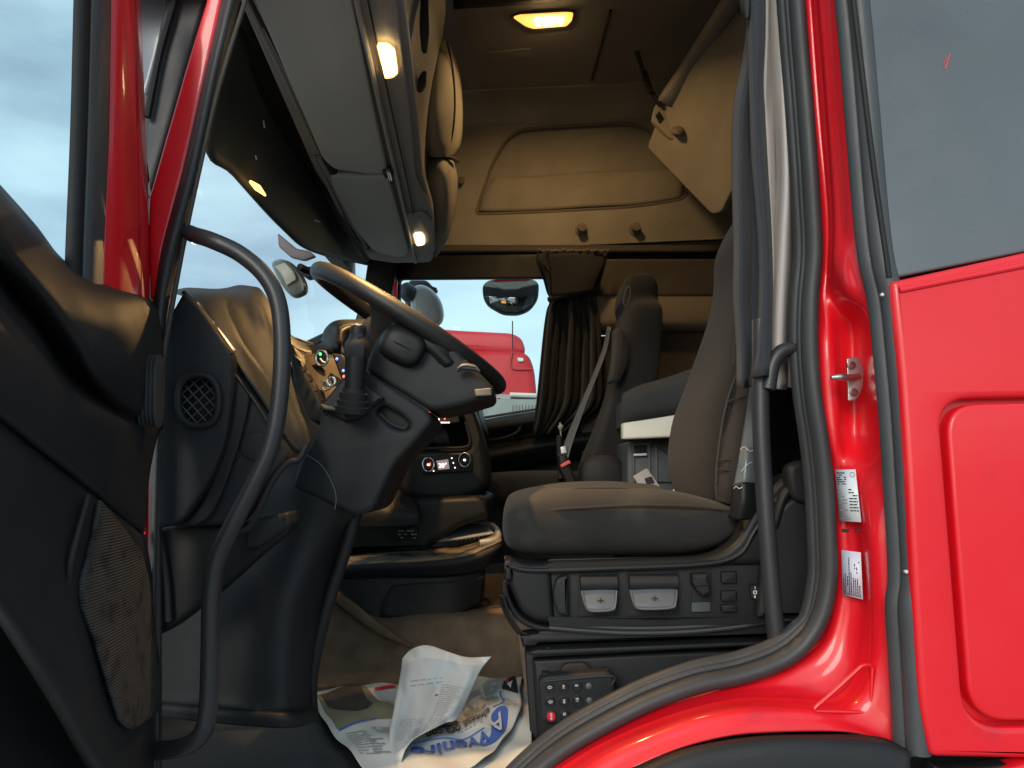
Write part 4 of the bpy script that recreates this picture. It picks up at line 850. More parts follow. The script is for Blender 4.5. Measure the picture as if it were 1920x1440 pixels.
def ring(nm, x, y, d, r, m, par, ry=None, th=.003):
    ry = ry or r; return tube(nm, [A(x+r*math.cos(a), y+ry*math.sin(a), d) for a in [2*math.pi*i/24 for i in range(24)]], th, m, par, n=8, seg=1, closed=True)
bt = pY('start_button', [(603+11*math.cos(a), 672+14*math.sin(a)) for a in [2*math.pi*i/24 for i in range(24)]], 1.60, .008, .002, BLK2, db)
ring('button_ring', 603, 672, 1.597, 11, CHROME, bt, 14, .0035)
tube('led', [A(599,664,1.594),A(602,664,1.594)], .003, LEDG, bt, n=8, seg=1)
tube('button_icon', [A(600,672,1.594),A(605,678,1.594),A(610,680,1.594)], .002, WHI, bt, n=6)
sw_ = pY('switch_bank', rp([(622,662),(640,664),(668,700),(668,735),(650,735),(640,712)], 2), 1.59, .02, .003, BLK2, db)
for x, y, m in ((632,672,LEDB),(644,694,LEDB),(645,705,LEDR)):
    tube('led', [A(x-2,y,1.587),A(x+1,y+2,1.587)], .0028, m, sw_, n=8, seg=1)
ky = thing('key', A(620,722,1.7), 'metal key in the ignition left of the drive lever', 'key')
ring('key_bow', 622, 716, 1.52, 7, CHROME, ky, 8, .003); tube('key_blade', [A(616,722,1.53),A(606,716,1.56)], .006, STEEL, ky); ring('key_ring', 612, 724, 1.53, 8, CHROME, ky, 8, .0022)
# steering column covers
net_ = None
lc = pY('column_cover', rp([(545,912,14),(560,866,16),(596,802,16),(603,768,14),(640,752,14),(690,696,14),(802,770,14),(812,790,20),(772,838,30),(742,868,20),(724,905,20),(700,958,16),(668,968,14),(655,964,14)], 14), 1.36, .20, .011, CHAR, db, [rp([(704,772,6),(717,758,8),(752,778,14),(768,795,12),(764,806,10),(742,806,12),(722,792,10)], 6)], res=5)
pY('grip_recess', [(700,755),(775,770),(775,815),(700,800)], 1.385, .02, .001, DARK, db)
tube('grip_edge', [A(712,776,1.372),A(735,796,1.37),A(758,803,1.37),A(764,796,1.37)], .004, CHAR, db, n=8)
tube('cover_seam', [A(570,850,1.358),A(600,870,1.358),A(620,900,1.358),A(630,930,1.358),A(628,955,1.358)], .0012, GREYP, db, n=6)
tube('cover_gap', [A(x,y,1.372) for x,y in [(686,700),(740,732),(804,772)]], .004, DARK, db, n=8)
pY('column_shroud', rp([(684,694,14),(700,640,30),(733,597,16),(762,602,20),(850,645,40),(880,680,30),(915,714,24),(928,730,14),(922,744,14),(880,757,20),(840,767,20),(806,771,14)], 14), 1.375, .21, .013, CHAR, db, res=6)
pY('cover_ledge', rp([(600,757),(632,764),(634,772),(604,768)], 2), 1.33, .05, .003, mat('ledge_plain',(.05,.048,.045),.45), db)
lathe('screw', A(610,772,1.358), Vector((0,-1,0)), [(.006,-.004),(.006,.001),(.003,.0015),(.003,-.002)], BLK2, db, 14)
pY('lever_plate', rp([(596,765),(650,700),(720,745),(680,778),(675,784),(648,790)], 4), 1.345, .03, .005, BLK, db, res=3)
# drive selector lever
sl = thing('drive_lever', A(665, 750, 1.32), 'upright black drive selector lever with a button in its top, beside the steering column', 'lever')
def cyl(name, p, q, prof, m, par, n=28): # prof: (t 0..1, radius)
    ax = q-p; L = ax.length; return lathe(name, p, ax, [(r, t*L) for t, r in prof], m, par, n)
b0, b1 = A(662, 764, 1.31), A(672, 612, 1.31)
cyl('boot', A(660,772,1.32), A(664,728,1.31), [(0,.030),(.25,.032),(.3,.028),(.5,.029),(.55,.025),(.8,.026),(.85,.021),(1,.02)], BLK, sl)
cyl('shaft', b0, b1, [(.15,.017),(.4,.0185),(.62,.021),(.66,.0215)], BLK2, sl)
cyl('head', b0, b1, [(.6,.0215),(.64,.0235),(.72,.0235),(.80,.021),(.85,.0165),(.9,.0155)], BLK, sl, 8)
cyl('cap', b0, b1, [(.86,.0145),(.97,.015),(1.0,.0135),(1.005,.002)], BLK2, sl)
tp = b1+(b1-b0).normalized()*.002
tube('icon', [tp+Vector((.006*math.cos(a), .006*math.sin(a)-.004, .001)) for a in [i*.5 for i in range(11)]], .0009, WHI, sl, n=6, seg=1)
# =============================================================== steering wheel
a_, b_ = A(606, 520, 1.58), A(934, 722, 1.58)
C0 = (a_+b_)/2; R0 = (b_-a_).length/2; Uw = (b_-a_).normalized(); Nw = Uw.cross(UY); Nw = Nw if Nw.z > 0 else -Nw
st = thing('steering_wheel', C0, 'large black leather steering wheel tilted above the column', 'steering wheel')
tube('rim', [C0+Uw*(R0*math.cos(t))+UY*(R0*math.sin(t)) for t in [2*math.pi*i/48 for i in range(48)]], .0185, mat('rim_leather', (.012,.0125,.0135), .5, bump=.4, bscale=260, var=.1), st, n=18, seg=2, closed=True)
def wp(u, y, h): return C0+Uw*u+UY*y+Nw*h
loft('hub', [sup(wp(.01,0,h), a, b, Uw, UY, 3, 28) for h, a, b in ((-.10,.05,.05),(-.085,.08,.08),(-.05,.10,.10),(-.02,.09,.1),(-.01,.07,.08))], BLK, st)
net('spoke', [[wp(u, y, h) for u, y, h in r] for r in [
  [(-.04,-.06,-.06),(0,-.08,-.07),(.04,-.06,-.06)],[(-.035,-.13,-.055),(.0,-.14,-.065),(.035,-.13,-.055)],
  [(-.035,-.185,-.03),(0,-.19,-.04),(.035,-.185,-.03)],[(-.05,-R0+.012,-.004),(.0,-R0+.004,-.01),(.05,-R0+.012,-.004)]]], BLK, st, thick=.012)
net('spoke', [[wp(u, -y, h) for u, y, h in r] for r in [
  [(-.04,-.06,-.06),(0,-.08,-.07),(.04,-.06,-.06)],[(-.035,-.13,-.055),(.0,-.14,-.065),(.035,-.13,-.055)],
  [(-.035,-.185,-.03),(0,-.19,-.04),(.035,-.185,-.03)],[(-.05,-R0+.012,-.004),(.0,-R0+.004,-.01),(.05,-R0+.012,-.004)]]], BLK, st, thick=.012)
net('spoke_leather', [[A(x,y,d) for x,y,d in r] for r in [[(738,592,1.40),(780,615,1.37),(830,650,1.37),(862,676,1.40)],[(742,612,1.372),(778,634,1.366),(812,654,1.366),(846,682,1.372)],[(750,622,1.38),(780,642,1.372),(806,660,1.372),(832,690,1.38)]]], BLK2, st, thick=.006)
for i in range(12):
    tube('stitch', [A(737+i*.2-3, 600+i*4.2, 1.366), A(742+i*.2-3, 598+i*4.2, 1.362)], .0009, GREYP, st, n=6, seg=1)
net('lower_spoke', [[wp(u, y, h) for u, y, h in r] for r in [[(.06,-.05,-.06),(.06,.05,-.06)],[(.12,-.04,-.05),(.12,.04,-.05)],[(R0-.02,-.035,-.01),(R0-.02,.035,-.01)]]], BLK, st, thick=.02)
loft('switch_pod', [sup(A(755,648,d), a, b, Vector((.86,0,-.5)), Vector((.5,0,.86)), 2.8, 24) for d, a, b in ((1.42,.045,.038),(1.375,.046,.038),(1.35,.04,.030),(1.343,.03,.02))], BLK2, st)
tube('pod_line', [A(738,640,1.342),A(752,646,1.340),A(768,655,1.342)], .0016, CHAR, st, n=6)
pY('spoke_reflection', rp([(889,730),(921,727),(922,741),(891,743)], 2), 1.366, .02, .002, mat('lamplit_tan', (.16,.13,.095), .5, metal=.2, bump=.5, bscale=200), st)  # tan plate paints lamplight reflected by the spoke metal
pY('spoke_arm', rp([(820,742),(850,722,20),(905,716),(925,722),(926,745),(880,749,20),(842,766,20)], 6), 1.425, .06, .012, BLK, st, res=4)
ws = thing('indicator_stalk', A(880,695,1.5), 'short grey stalk sticking out under the right side of the steering wheel rim', 'stalk')
loft('stalk', [sup(A(x,y,1.35), .010, b*.5, Vector((0,1,0)), Uz, 3, 16) for x, y, b in ((858,694,.008),(868,688,.012),(890,690,.012),(900,697,.006))], SLATEP, ws)
tube('stalk_tip', [A(858,690,1.338),A(872,685,1.338),A(893,688,1.338)], .0015, GREYP, ws)
# =============================================================== centre console
cc = thing('centre_console', A(820, 900, 2.1), 'dark centre console with glowing switches, open tray and climate controls', 'console')
pk = rp([(772,806,4),(792,790,8),(868,786,6),(880,826,5),(870,838,4),(778,840,5)], 5)
pY('console_face', rp([(770,740),(878,742,10),(896,790,40),(913,850,40),(917,905,20),(905,930,20),(850,944,60),(780,944,40),(742,928,20),(728,890,20),(735,850,20)], 8), 2.05, .3, .03, BLK2, cc, [pk], res=5)
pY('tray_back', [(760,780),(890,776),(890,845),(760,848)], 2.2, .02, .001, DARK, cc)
tube('tray_lip', [A(776,841,2.045),A(830,840,2.045),A(872,838,2.045),A(881,826,2.045),A(872,790,2.045)], .004, CHAR, cc, n=8)
tl = loft('tray_grip', [sup(A(x,y,2.1), .02, b, UY, Uz, 3, 18) for x, y, b in ((780,832,.01),(790,825,.02),(806,822,.018),(820,824,.014),(822,818,.028),(832,814,.03),(840,820,.02),(843,830,.012))], CHAR, cc)
bk = pY('switch_bank', rp([(800,766),(856,762),(862,792),(806,800)], 3), 2.035, .02, .003, DARK, cc)
for x, y, m, r_ in ((806,772,LEDR,.003),(811,774,LEDR,.002),(834,783,LEDR,.006),(828,773,LEDW,.003),(838,771,LEDW,.003),(848,771,LEDW,.003),(823,787,LEDW,.0035)):
    tube('led', [A(x-1,y,2.03),A(x+1,y,2.03)], r_, m, bk, n=8, seg=1)
dashes('icon', lambda u, v: A(821+22*u, 791+2.5*v, 2.03), 0, 0, 1, 1, 1, .9, LEDW, bk, .2, .3, 1, .03, False)
cp = pY('climate_panel', rp([(786,856),(885,850),(886,884),(790,888)], 4), 2.035, .02, .003, DARK, cc)
sc = pY('display', [(818,864),(840,861),(843,879),(822,881)], 2.03, .003, 0, SCR, cp)
text('digits', "20°", A(822,877,2.027), Ux, Uz, .0175, LEDW, sc)
for x, y in ((803,871),(871,862)):
    kn = lathe('knob', A(x,y,2.03), Vector((0,-1,0)), [(.017,-.004),(.018,.006),(.016,.012),(.012,.014),(.011,.010)], BLK2, cp)
    ring('knob_ring', x, y, 2.016, 10.5, CHROME, kn, 13, .0016)
    tube('led', [A(x-2,y,2.014),A(x+2,y+1,2.014)], .0028, LEDW, kn, n=8, seg=1)
tube('led', [A(806,868,2.013),A(806,873,2.013)], .002, LEDR, cp, n=6, seg=1)
for x, y in ((847,859),(850,868),(853,877),(813,883)): tube('led', [A(x-1,y,2.028),A(x+1,y,2.028)], .0022, LEDW, cp, n=6, seg=1)
pY('console_base', rp([(640,1040),(650,975),(668,962),(735,925),(760,935),(905,928,10),(920,935),(920,972,10),(868,984,20),(806,1024,20),(800,1036)], 6), 2.0, .4, .02, BLK2, cc, res=4)
net('console_shoulder', [[A(x,y,d) for x,y,d in r] for r in [[(690,900,2.1),(740,915,2.0),(780,940,2.0)],[(670,950,1.95),(720,955,1.93),(790,962,1.95)],[(662,990,1.95),(720,990,1.93),(790,985,1.95)]]], BLK, cc)
for x, y in ((752,1002),(775,996)):
    lathe('power_socket', A(x,y,1.98), Vector((0,-1,0)), [(.014,0),(.015,.02),(.011,.022),(.010,.01)], BLK2, cc, 16)
dashes('socket_print', lambda u, v: A(746+36*u, 992+20*v, 1.955), 0, 0, 1, 1, 3, .3, INKG, cc, .1, .2, .5)
tb = thing('drawer_table', A(780, 1060, 1.9), 'pulled out console drawer with worn top edge lit amber and deep lower bin', 'drawer')
net('table_top', [[A(x,y,d) for x,y,d in r] for r in [[(625,1040,2.05),(700,1034,2.05),(790,1028,2.05),(870,1022,2.05),(936,996,2.02)],[(620,1064,1.86),(700,1058,1.86),(790,1054,1.86),(870,1044,1.87),(941,1014,1.9)]]], mat('worn_top', (.2,.17,.13), .45, bump=1, bscale=60, dirt=(.03,.028,.026), dscale=20, dth=.5), tb)
net('front_edge', [[A(x,y,d) for x,y,d in r] for r in [[(618,1063,1.86),(700,1057,1.855),(790,1053,1.855),(872,1043,1.86),(930,1022,1.88),(941,1010,1.95)],[(618,1072,1.855),(700,1067,1.85),(790,1062,1.85),(875,1054,1.855),(932,1032,1.875),(942,1022,1.95)],[(618,1085,1.87),(700,1082,1.87),(790,1080,1.87),(868,1076,1.875),(915,1060,1.89),(936,1040,1.97)]]], CHAR, tb, nu=6)
net('bin', [[A(x,y,d) for x,y,d in r] for r in [[(618,1080,1.88),(720,1078,1.88),(830,1080,1.89),(910,1068,1.92)],[(616,1102,1.88),(690,1125,1.87),(820,1115,1.88),(908,1100,1.92)],[(640,1120,1.88),(712,1160,1.86),(820,1162,1.87),(905,1128,1.92)]]], BLK, tb)
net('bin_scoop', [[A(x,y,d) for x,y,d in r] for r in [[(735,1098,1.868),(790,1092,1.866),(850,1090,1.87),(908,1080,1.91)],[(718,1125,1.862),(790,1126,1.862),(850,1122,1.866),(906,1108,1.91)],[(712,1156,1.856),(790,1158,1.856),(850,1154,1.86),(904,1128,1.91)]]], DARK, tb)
net('tray_floor', [[A(x,y,d) for x,y,d in r] for r in [[(800,990,2.2),(850,984,2.2),(910,984,2.2)],[(788,1016,2.05),(850,1012,2.02),(926,1000,2.0)]]], TRAY, tb)
for i in range(16):
    t = i/15; tube('tray_rib', [A(803+t*100,989-3*math.sin(t*3.1),2.19), A(792+t*122,1014-8*t*t,2.04)], .0035, TRAY, tb, n=6, seg=1)
tube('tray_rim', [A(800,984,2.22),A(840,978,2.24),A(890,978,2.22),A(922,986,2.14),A(934,1000,2.02),A(930,1012,1.93),A(900,1018,1.92)], .009, TRAY, tb)
ring('tray_cup_rim', 842, 985, 2.17, 26, DARK, tb, 4, .005)
ft = thing('far_footwell_trim', A(930,950,2.6), 'dark trim between the console and the passenger seat', 'trim')
box('trim_box', (-.1, 2.75, FZ), (.35, 3.28, z(-.06)), BLK2, ft)
# passenger side of the dash
pd = thing('passenger_dash', A(680, 640, 3.0), 'dark far end of the dashboard with the right windscreen pillar rising from it', 'dashboard')
pY('far_pillar', [(690,484),(744,482),(738,530),(724,600),(716,660),(640,660),(664,604),(680,550)], 3.22, .1, .01, BLK2, pd)
pY('far_dash', rp([(560,640),(640,602),(760,640),(880,700),(890,750),(903,800),(760,900),(560,860)], 10), 2.45, .8, .04, BLK2, pd, res=4)
pY('pillar_red', [(738,528),(745,525),(744,570),(735,600)], 3.2, .01, .001, RED, pd)
# windscreen
wsn = tag(mesh('windscreen', [AX(300,700,-.72)+Vector((0,0,-.2)), Vector((-.80,3.35,z(-.1))), Vector((-.70,3.35,z(1.05))), Vector((-.70,1.2,z(1.05)))], [(0,1,2,3)], GLS2), 'large clear windscreen behind the steering wheel, showing pale sky', 'windscreen')
# =============================================================== newspaper on the floor
ZN = -.492
def H(p):
    x, y = p.x, p.y
    return .005*math.sin(x*23+y*9+1)+.003*math.sin(y*34-x*17+1)+.002*math.sin(x*60+y*45)
def N2(px, py, lift=0):
    p = AZ(px, py, ZN+.02); return p+Vector((0,0,H(p)+lift))
def sheet(name, pxnet, m, par, fn, nu=12, nv=24):
    f = surf([[Vector((x, y, 0)) for x, y in r] for r in pxnet]); NU=(len(pxnet[0])-1)*nu; NV=(len(pxnet)-1)*nv; vs=[]
    for j in range(NV+1):
        for i in range(NU+1):
            q = f(i/NU, j/NV); vs.append(fn(q.x, q.y))
    W=NU+1; fs=[(j*W+i,j*W+i+1,(j+1)*W+i+1,(j+1)*W+i) for j in range(NV) for i in range(NU)]
    o = mesh(name, vs, fs, m, par, 180); md = o.modifiers.new('s','SOLIDIFY'); md.thickness=.0006; md.offset=0
    return o, f
news = thing('newspaper', AZ(800, 1380, -.5), 'crumpled open newspaper lying on the cab floor with a blue masthead and colour photo', 'newspaper')
sB, fB = sheet('under_page', [[(900,1270),(960,1262),(988,1266)],[(880,1330),(950,1330),(994,1330)],[(840,1400),(950,1400),(996,1392)],[(800,1490),(900,1470),(985,1430)]], PAPER, news, lambda x, y: N2(x, y, -.008))
s1_, f1 = sheet('page', [[(583,1289),(640,1284),(700,1270),(765,1260)],[(592,1318),(650,1325),(705,1320),(765,1320)],[(618,1362),(672,1372),(725,1385),(775,1390)],[(648,1395),(690,1412),(735,1430),(780,1440)],[(690,1450),(730,1470),(760,1480),(800,1490)]], PAPER, news, lambda x, y: N2(x, y, .0))
s2_, f2 = sheet('page', [[(820,1285),(880,1272),(930,1264),(982,1264)],[(790,1330),(860,1318),(925,1304),(976,1298)],[(765,1385),(845,1366),(915,1345),(978,1338)],[(748,1430),(835,1414),(905,1395),(962,1366)],[(740,1480),(830,1462),(890,1440),(925,1412)]], PAPER, news, lambda x, y: N2(x, y, .006))
def on(f, lift):
    def g(u, v):
        q = f(u, v); return N2(q.x, q.y, lift)
    return g
def fill(name, poly_px, m, par, lift, n=24):
    """solid patch printed on the page: outline in page space, dense grid clipped to the outline"""
    xs = [p[0] for p in poly_px]; ys = [p[1] for p in poly_px]; x0,x1,y0,y1 = min(xs),max(xs),min(ys),max(ys); P = poly_px
    def inside(x, y):
        c = False; j = len(P)-1
        for i in range(len(P)):
            if (P[i][1] > y) != (P[j][1] > y) and x < (P[j][0]-P[i][0])*(y-P[i][1])/(P[j][1]-P[i][1])+P[i][0]: c = not c
            j = i
        return c
    cu_ = bpy.data.curves.new('f','CURVE'); cu_.dimensions='2D'; cu_.fill_mode='BOTH'; s = cu_.splines.new('POLY'); s.points.add(len(P)-1); s.use_cyclic_u=True
    for i, (x, y) in enumerate(P): s.points[i].co = (x, y, 0, 1)
    ob = bpy.data.objects.new('t', cu_); me = bpy.data.meshes.new_from_object(ob); bpy.data.objects.remove(ob)
    bm = bmesh.new(); bm.from_mesh(me); bmesh.ops.triangulate(bm, faces=bm.faces)
    for _ in range(8):
        es = [e for e in bm.edges if e.calc_length() > 3.5]
        if not es: break
        bmesh.ops.subdivide_edges(bm, edges=es, cuts=1); bmesh.ops.triangulate(bm, faces=bm.faces)
    bm.to_mesh(me); bm.free()
    for w in me.vertices: w.co = N2(w.co.x, w.co.y, lift)
    return mk(name, me, m, par, 180)
L1, L2 = .002, .003
fill('photo', [(590,1300),(640,1293),(680,1288),(708,1315),(740,1330),(738,1352),(690,1352),(655,1362),(632,1365),(612,1335)], KHAKI, s1_, L1)
fill('photo_figure', [(600,1302),(640,1295),(676,1292),(685,1312),(700,1328),(690,1336),(668,1338),(640,1330),(615,1325)], SHADE, s1_, L2)
fill('red_rule', [(702,1296),(742,1290),(742,1294),(704,1300)], REDI, s1_, L2)
fill('blue_rule', [(634,1366),(705,1351),(705,1352.5),(636,1368)], BLUE, s1_, L2)
dashes('print', lambda u, v: N2(646+u*40+v*30, 1370+v*45+u*2, L1), 0, 0, 1, 1, 10, .35, INKG, s1_, .06, .16)
dashes('print', lambda u, v: N2(694+u*44+v*20, 1364+v*20+u*2, L1), 0, 0, 1, 1, 5, .35, INKG, s1_, .06, .16)
dashes('print', lambda u, v: N2(690+u*40+v*12, 1392+v*22+u*4, L1), 0, 0, 1, 1, 6, .6, INKG, s1_, .2, .5)
dashes('print', lambda u, v: N2(692+u*50, 1276+v*10-u*5, L1), 0, 0, 1, 1, 3, .35, INKG, s1_, .06, .16)
fill('picture', [(700,1300),(742,1298),(742,1322),(728,1318)], PAPERG, s1_, L1)
# right page
def curve_fn(P0, P1, P2, size, lift):
    P0, P1, P2 = Vector(P0), Vector(P1), Vector(P2)
    L = (P1-P0).length+(P2-P1).length
    def fn(tx, ty):
        t = tx/L; q = P0*(1-t)**2+(P1*2-(P0+P2)/2)*2*t*(1-t)+P2*t*t
        dq = (P1*2-(P0+P2)/2-P0)*2*(1-t)+(P2-(P1*2-(P0+P2)/2))*2*t; dq.normalize()
        up = Vector((-dq.y*.75+.0, dq.x*.9)); up = Vector((abs(up.x), abs(up.y)))
        r = q+up*ty; return N2(r.x, r.y, lift)
    return fn
fill('masthead_blob', sp([(922,1350),(936,1340),(950,1342),(952,1355),(946,1375),(932,1392),(915,1398),(902,1398),(918,1385),(922,1368)], 5), BLUE, s2_, .0085)
text('masthead', 'A', None, None, None, 40, PAPER, s2_, fn=curve_fn((938,1350),(925,1359),(908,1367), 40, .0125), bold=.6, cut=2.5)
text('masthead', 'vvenire', None, None, None, 42, BLUE, s2_, fn=lambda x,y,f_=curve_fn((914,1374),(838,1398),(752,1418), 42, .0098): f_(x*1.22,y), bold=.9, cut=2.5)
tube('masthead_rule', [N2(x, y, .009) for x, y in [(908,1371),(870,1386),(835,1391),(790,1400),(755,1416)]], .0009, BLUE, s2_, n=6)
text('headline', '«Intesa ora con', None, None, None, 21, INK, s2_, fn=curve_fn((916,1336),(850,1369),(768,1392), 21, .0098), bold=.35, cut=2.5)
fill('picture', [(772,1392),(782,1380),(845,1350),(862,1362),(830,1372),(790,1388)], SHADE, s2_, .0085)
fill('advert', [(950,1280),(966,1271),(972,1310),(941,1304)], CHAR, s2_, .0085)
fill('advert_mark', [(951,1297),(962,1285),(958,1303)], WHI, s2_, .0095); fill('advert_mark', [(945,1290),(953,1280),(955,1290),(950,1296)], REDI, s2_, .0095)
tube('page_rule', [N2(x, y, .009) for x, y in [(944,1283),(938,1310),(944,1328),(925,1338)]], .001, BLUE, s2_, n=6)
for (a, b, c, d, n) in (((860,1318),(900,1302),(14,34),(0,0),11),((905,1295),(938,1276),(8,30),(0,0),10),((940,1316),(968,1320),(4,22),(0,0),7),((905,1318),(934,1312),(3,14),(0,0),5)):
    dashes('print', lambda u, v, a=a, b=b, c=c: N2(a[0]+(b[0]-a[0])*u+c[0]*v, a[1]+(b[1]-a[1])*u+c[1]*v, .0085), 0, 0, 1, 1, n, .35, INKG, s2_, .08, .2)
dashes('print', lambda u, v: N2(905-u*110, 1356+u*36+v*7, .0085), 0, 0, 1, 1, 2, .3, INKG, s2_, .03, .06)
# folded sheet standing up
def crump(p, k=1):
    return p+Vector((0,-1,.2))*k*(.006*math.sin(p.x*60+p.z*30)+.004*math.sin(p.z*95-p.x*40+2)+.006*abs(math.sin(p.x*45+p.z*52))+.006*abs(math.sin(p.x*75-p.z*33+1))+.003*abs(math.sin(p.x*20+p.z*120)))
rows3 = [[(756,1234,1.56),(772,1218,1.55),(800,1210,1.53),(843,1222,1.53),(880,1232,1.50),(921,1231,1.48)],
 [(752,1262,1.53),(775,1252,1.51),(805,1250,1.50),(842,1250,1.50),(875,1258,1.46),(902,1256,1.47)],
 [(745,1300,1.48),(770,1298,1.46),(800,1295,1.45),(835,1290,1.46),(862,1294,1.43),(884,1296,1.45)],
 [(736,1345,1.42),(762,1342,1.40),(790,1338,1.39),(822,1330,1.41),(845,1330,1.38),(858,1346,1.39)],
 [(731,1382,1.36),(750,1378,1.34),(775,1372,1.33),(800,1366,1.36),(815,1360,1.35),(832,1356,1.36)],
 [(737,1420,1.30),(745,1410,1.29),(755,1402,1.28),(766,1392,1.29),(775,1386,1.30),(786,1378,1.31)],
 [(752,1450,1.26),(753,1440,1.26),(755,1428,1.26),(758,1416,1.26),(762,1404,1.27),(768,1394,1.28)]]
g3 = surf([[A(*p) for p in r] for r in rows3]); f3 = lambda u, v, o=0: crump(g3(u, v))+Vector((0,-o,o*.3))
NU, NV = 50, 60
vs = [f3(i/NU, j/NV) for j in range(NV+1) for i in range(NU+1)]; W = NU+1
s3 = mesh('folded_page', vs, [(j*W+i,j*W+i+1,(j+1)*W+i+1,(j+1)*W+i) for j in range(NV) for i in range(NU)], PAPER, news, 180)
md = s3.modifiers.new('s','SOLIDIFY'); md.thickness=.0008; md.offset=0
n2 = 30; vs = [f3(.08+.84*i/n2, .10+.74*j/n2, .0012) for j in range(n2+1) for i in range(n2+1)]; W2 = n2+1
mesh('tinted_area', vs, [(j*W2+i,j*W2+i+1,(j+1)*W2+i+1,(j+1)*W2+i) for j in range(n2) for i in range(n2)], PAPERG, s3, 180)
dashes('print', lambda u, v: f3(u, v, .0022), .55, .30, .85, .75, 26, .28, INKG, s3, .02, .05, gap=.01)
dashes('print', lambda u, v: f3(u, v, .0022), .2, .24, .55, .3, 2, .2, INKG, s3, .05, .12)
dashes('print', lambda u, v: f3(u, v, .0022), .14, .52, .48, .72, 12, .28, INKG, s3, .02, .05, gap=.01)
dashes('print', lambda u, v: f3(u, v, .0022), .12, .74, .6, .82, 3, .2, INKG, s3, .05, .12)
dashes('red_mark', lambda u, v: f3(u, v, .0022),   .50, .37, .54, .39, 1, .5, mat('dull_red',(.25,.02,.02),.8), s3, .05, .06, 1)
# =============================================================== hand-held remote
rm = thing('seat_remote', A(1085, 1310, 1.3), 'black hand-held remote with round buttons and a red stop button, clipped to the seat pedestal', 'remote control')
ro = rp([(1009,1277,8),(1022,1268,5),(1140,1259,7),(1153,1270,8),(1156,1345,6),(1136,1354,8),(1026,1361,8),(1014,1352,8)], 5)
body = pY('housing', ro, 1.315, .035, .007, CHAR, rm, res=4)
tube('housing_ridge', [A(1016,1278,1.314),A(1060,1274,1.313),A(1146,1268,1.314),A(1148,1285,1.314)], .0022, BLK, rm, n=8)
pY('holder', rp([(1048,1275),(1052,1254,8),(1062,1246,8),(1098,1244,8),(1112,1258,8),(1116,1270)], 6), 1.345, .02, .003, DARK, rm)
for x, y in ((1023,1266),(1134,1259)): pY('clip', rp([(x-7,y-4),(x+7,y-5),(x+8,y+4),(x-7,y+5)], 2), 1.33, .02, .003, BLK2, rm)
rows_ = [1289,1316,1343]; cols_ = [1031,1056.5,1081.5,1104]
lab = [['up','M1','[]'],['down','M2','[] |'],['STOP','[]|','']]
for j in range(3):
    for i in range(4):
        x = cols_[i]+j*1.2; y = rows_[j]-(cols_[i]-1031)*.035
        if i == 3:
            if j == 2: continue
            lathe('indicator', A(x,y,1.314), Vector((0,-1,0)), [(.0055,-.002),(.0055,.0005),(.004,.0018),(.001,.002)], GREYP, rm, 16); continue
        m = REDI if (i == 0 and j == 2) else DARK
        bt = lathe('button', A(x,y,1.314), Vector((0,-1,0)), [(.0078,-.002),(.0078,.0012),(.0068,.0022),(.001,.0022)], m, rm, 22)
        tube('button_surround', [A(x+9.5*math.cos(a), y+9.5*math.sin(a), 1.3138) for a in [2*math.pi*k/20 for k in range(20)]], .0011, BLK, bt, n=6, seg=1, closed=True)
        s = lab[j][i]; V_ = Vector((1,0,0)); U_ = Vector((0,0,-1))
        if s in ('up','down'):
            q = -1 if s == 'down' else 1
            pts = [(-4*q,-1.5),(0,-1.5),(0,-3.5),(4.5*q,0),(0,3.5),(0,1.5),(-4*q,1.5)]
            tube('arrow', [A(x+a*.9,y+b*.9,1.3112) for a, b in pts], .0005, WHI, bt, n=6, seg=1, closed=True)
        elif s:
            text('marking', s, A(x-2, y-6 if len(s) > 2 else y-4, 1.3112), U_, V_, .0052 if s != 'STOP' else .0048, WHI, bt, bold=.00008)
cyl('plug', A(1152,1303,1.33), A(1172,1302,1.33), [(0,.009),(.8,.009),(.85,.007),(1,.006)], CHAR, rm, 18)
p0, p1 = A(1168,1302,1.33), A(1260,1312,1.33); co = []
for i in range(150):
    t = i/149; c = p0.lerp(p1, t); a = t*2*math.pi*13; co.append(c+Vector((0,math.cos(a)*.006,math.sin(a)*.006)))
tube('coiled_cord', co, .0022, BLK2, rm, n=6, seg=1)
tube('cord', [A(1150,1325,1.36),A(1180,1322,1.36),A(1250,1330,1.36)], .004, BLK2, rm, n=8)
sc_ = tag(net('sill_cover', [[A(1000,1452,1.2),A(1060,1408,1.2),(A(1110,1362,1.2)),A(1150,1324,1.2)],[A(1010,1460,1.17),A(1070,1418,1.17),A(1122,1370,1.17),A(1158,1334,1.17)],[A(1040,1460,1.16),A(1080,1432,1.16),A(1130,1384,1.16),A(1160,1350,1.16)]], CHAR, None), 'curved dark cover strip over the sill edge, in front of the remote', 'sill cover')
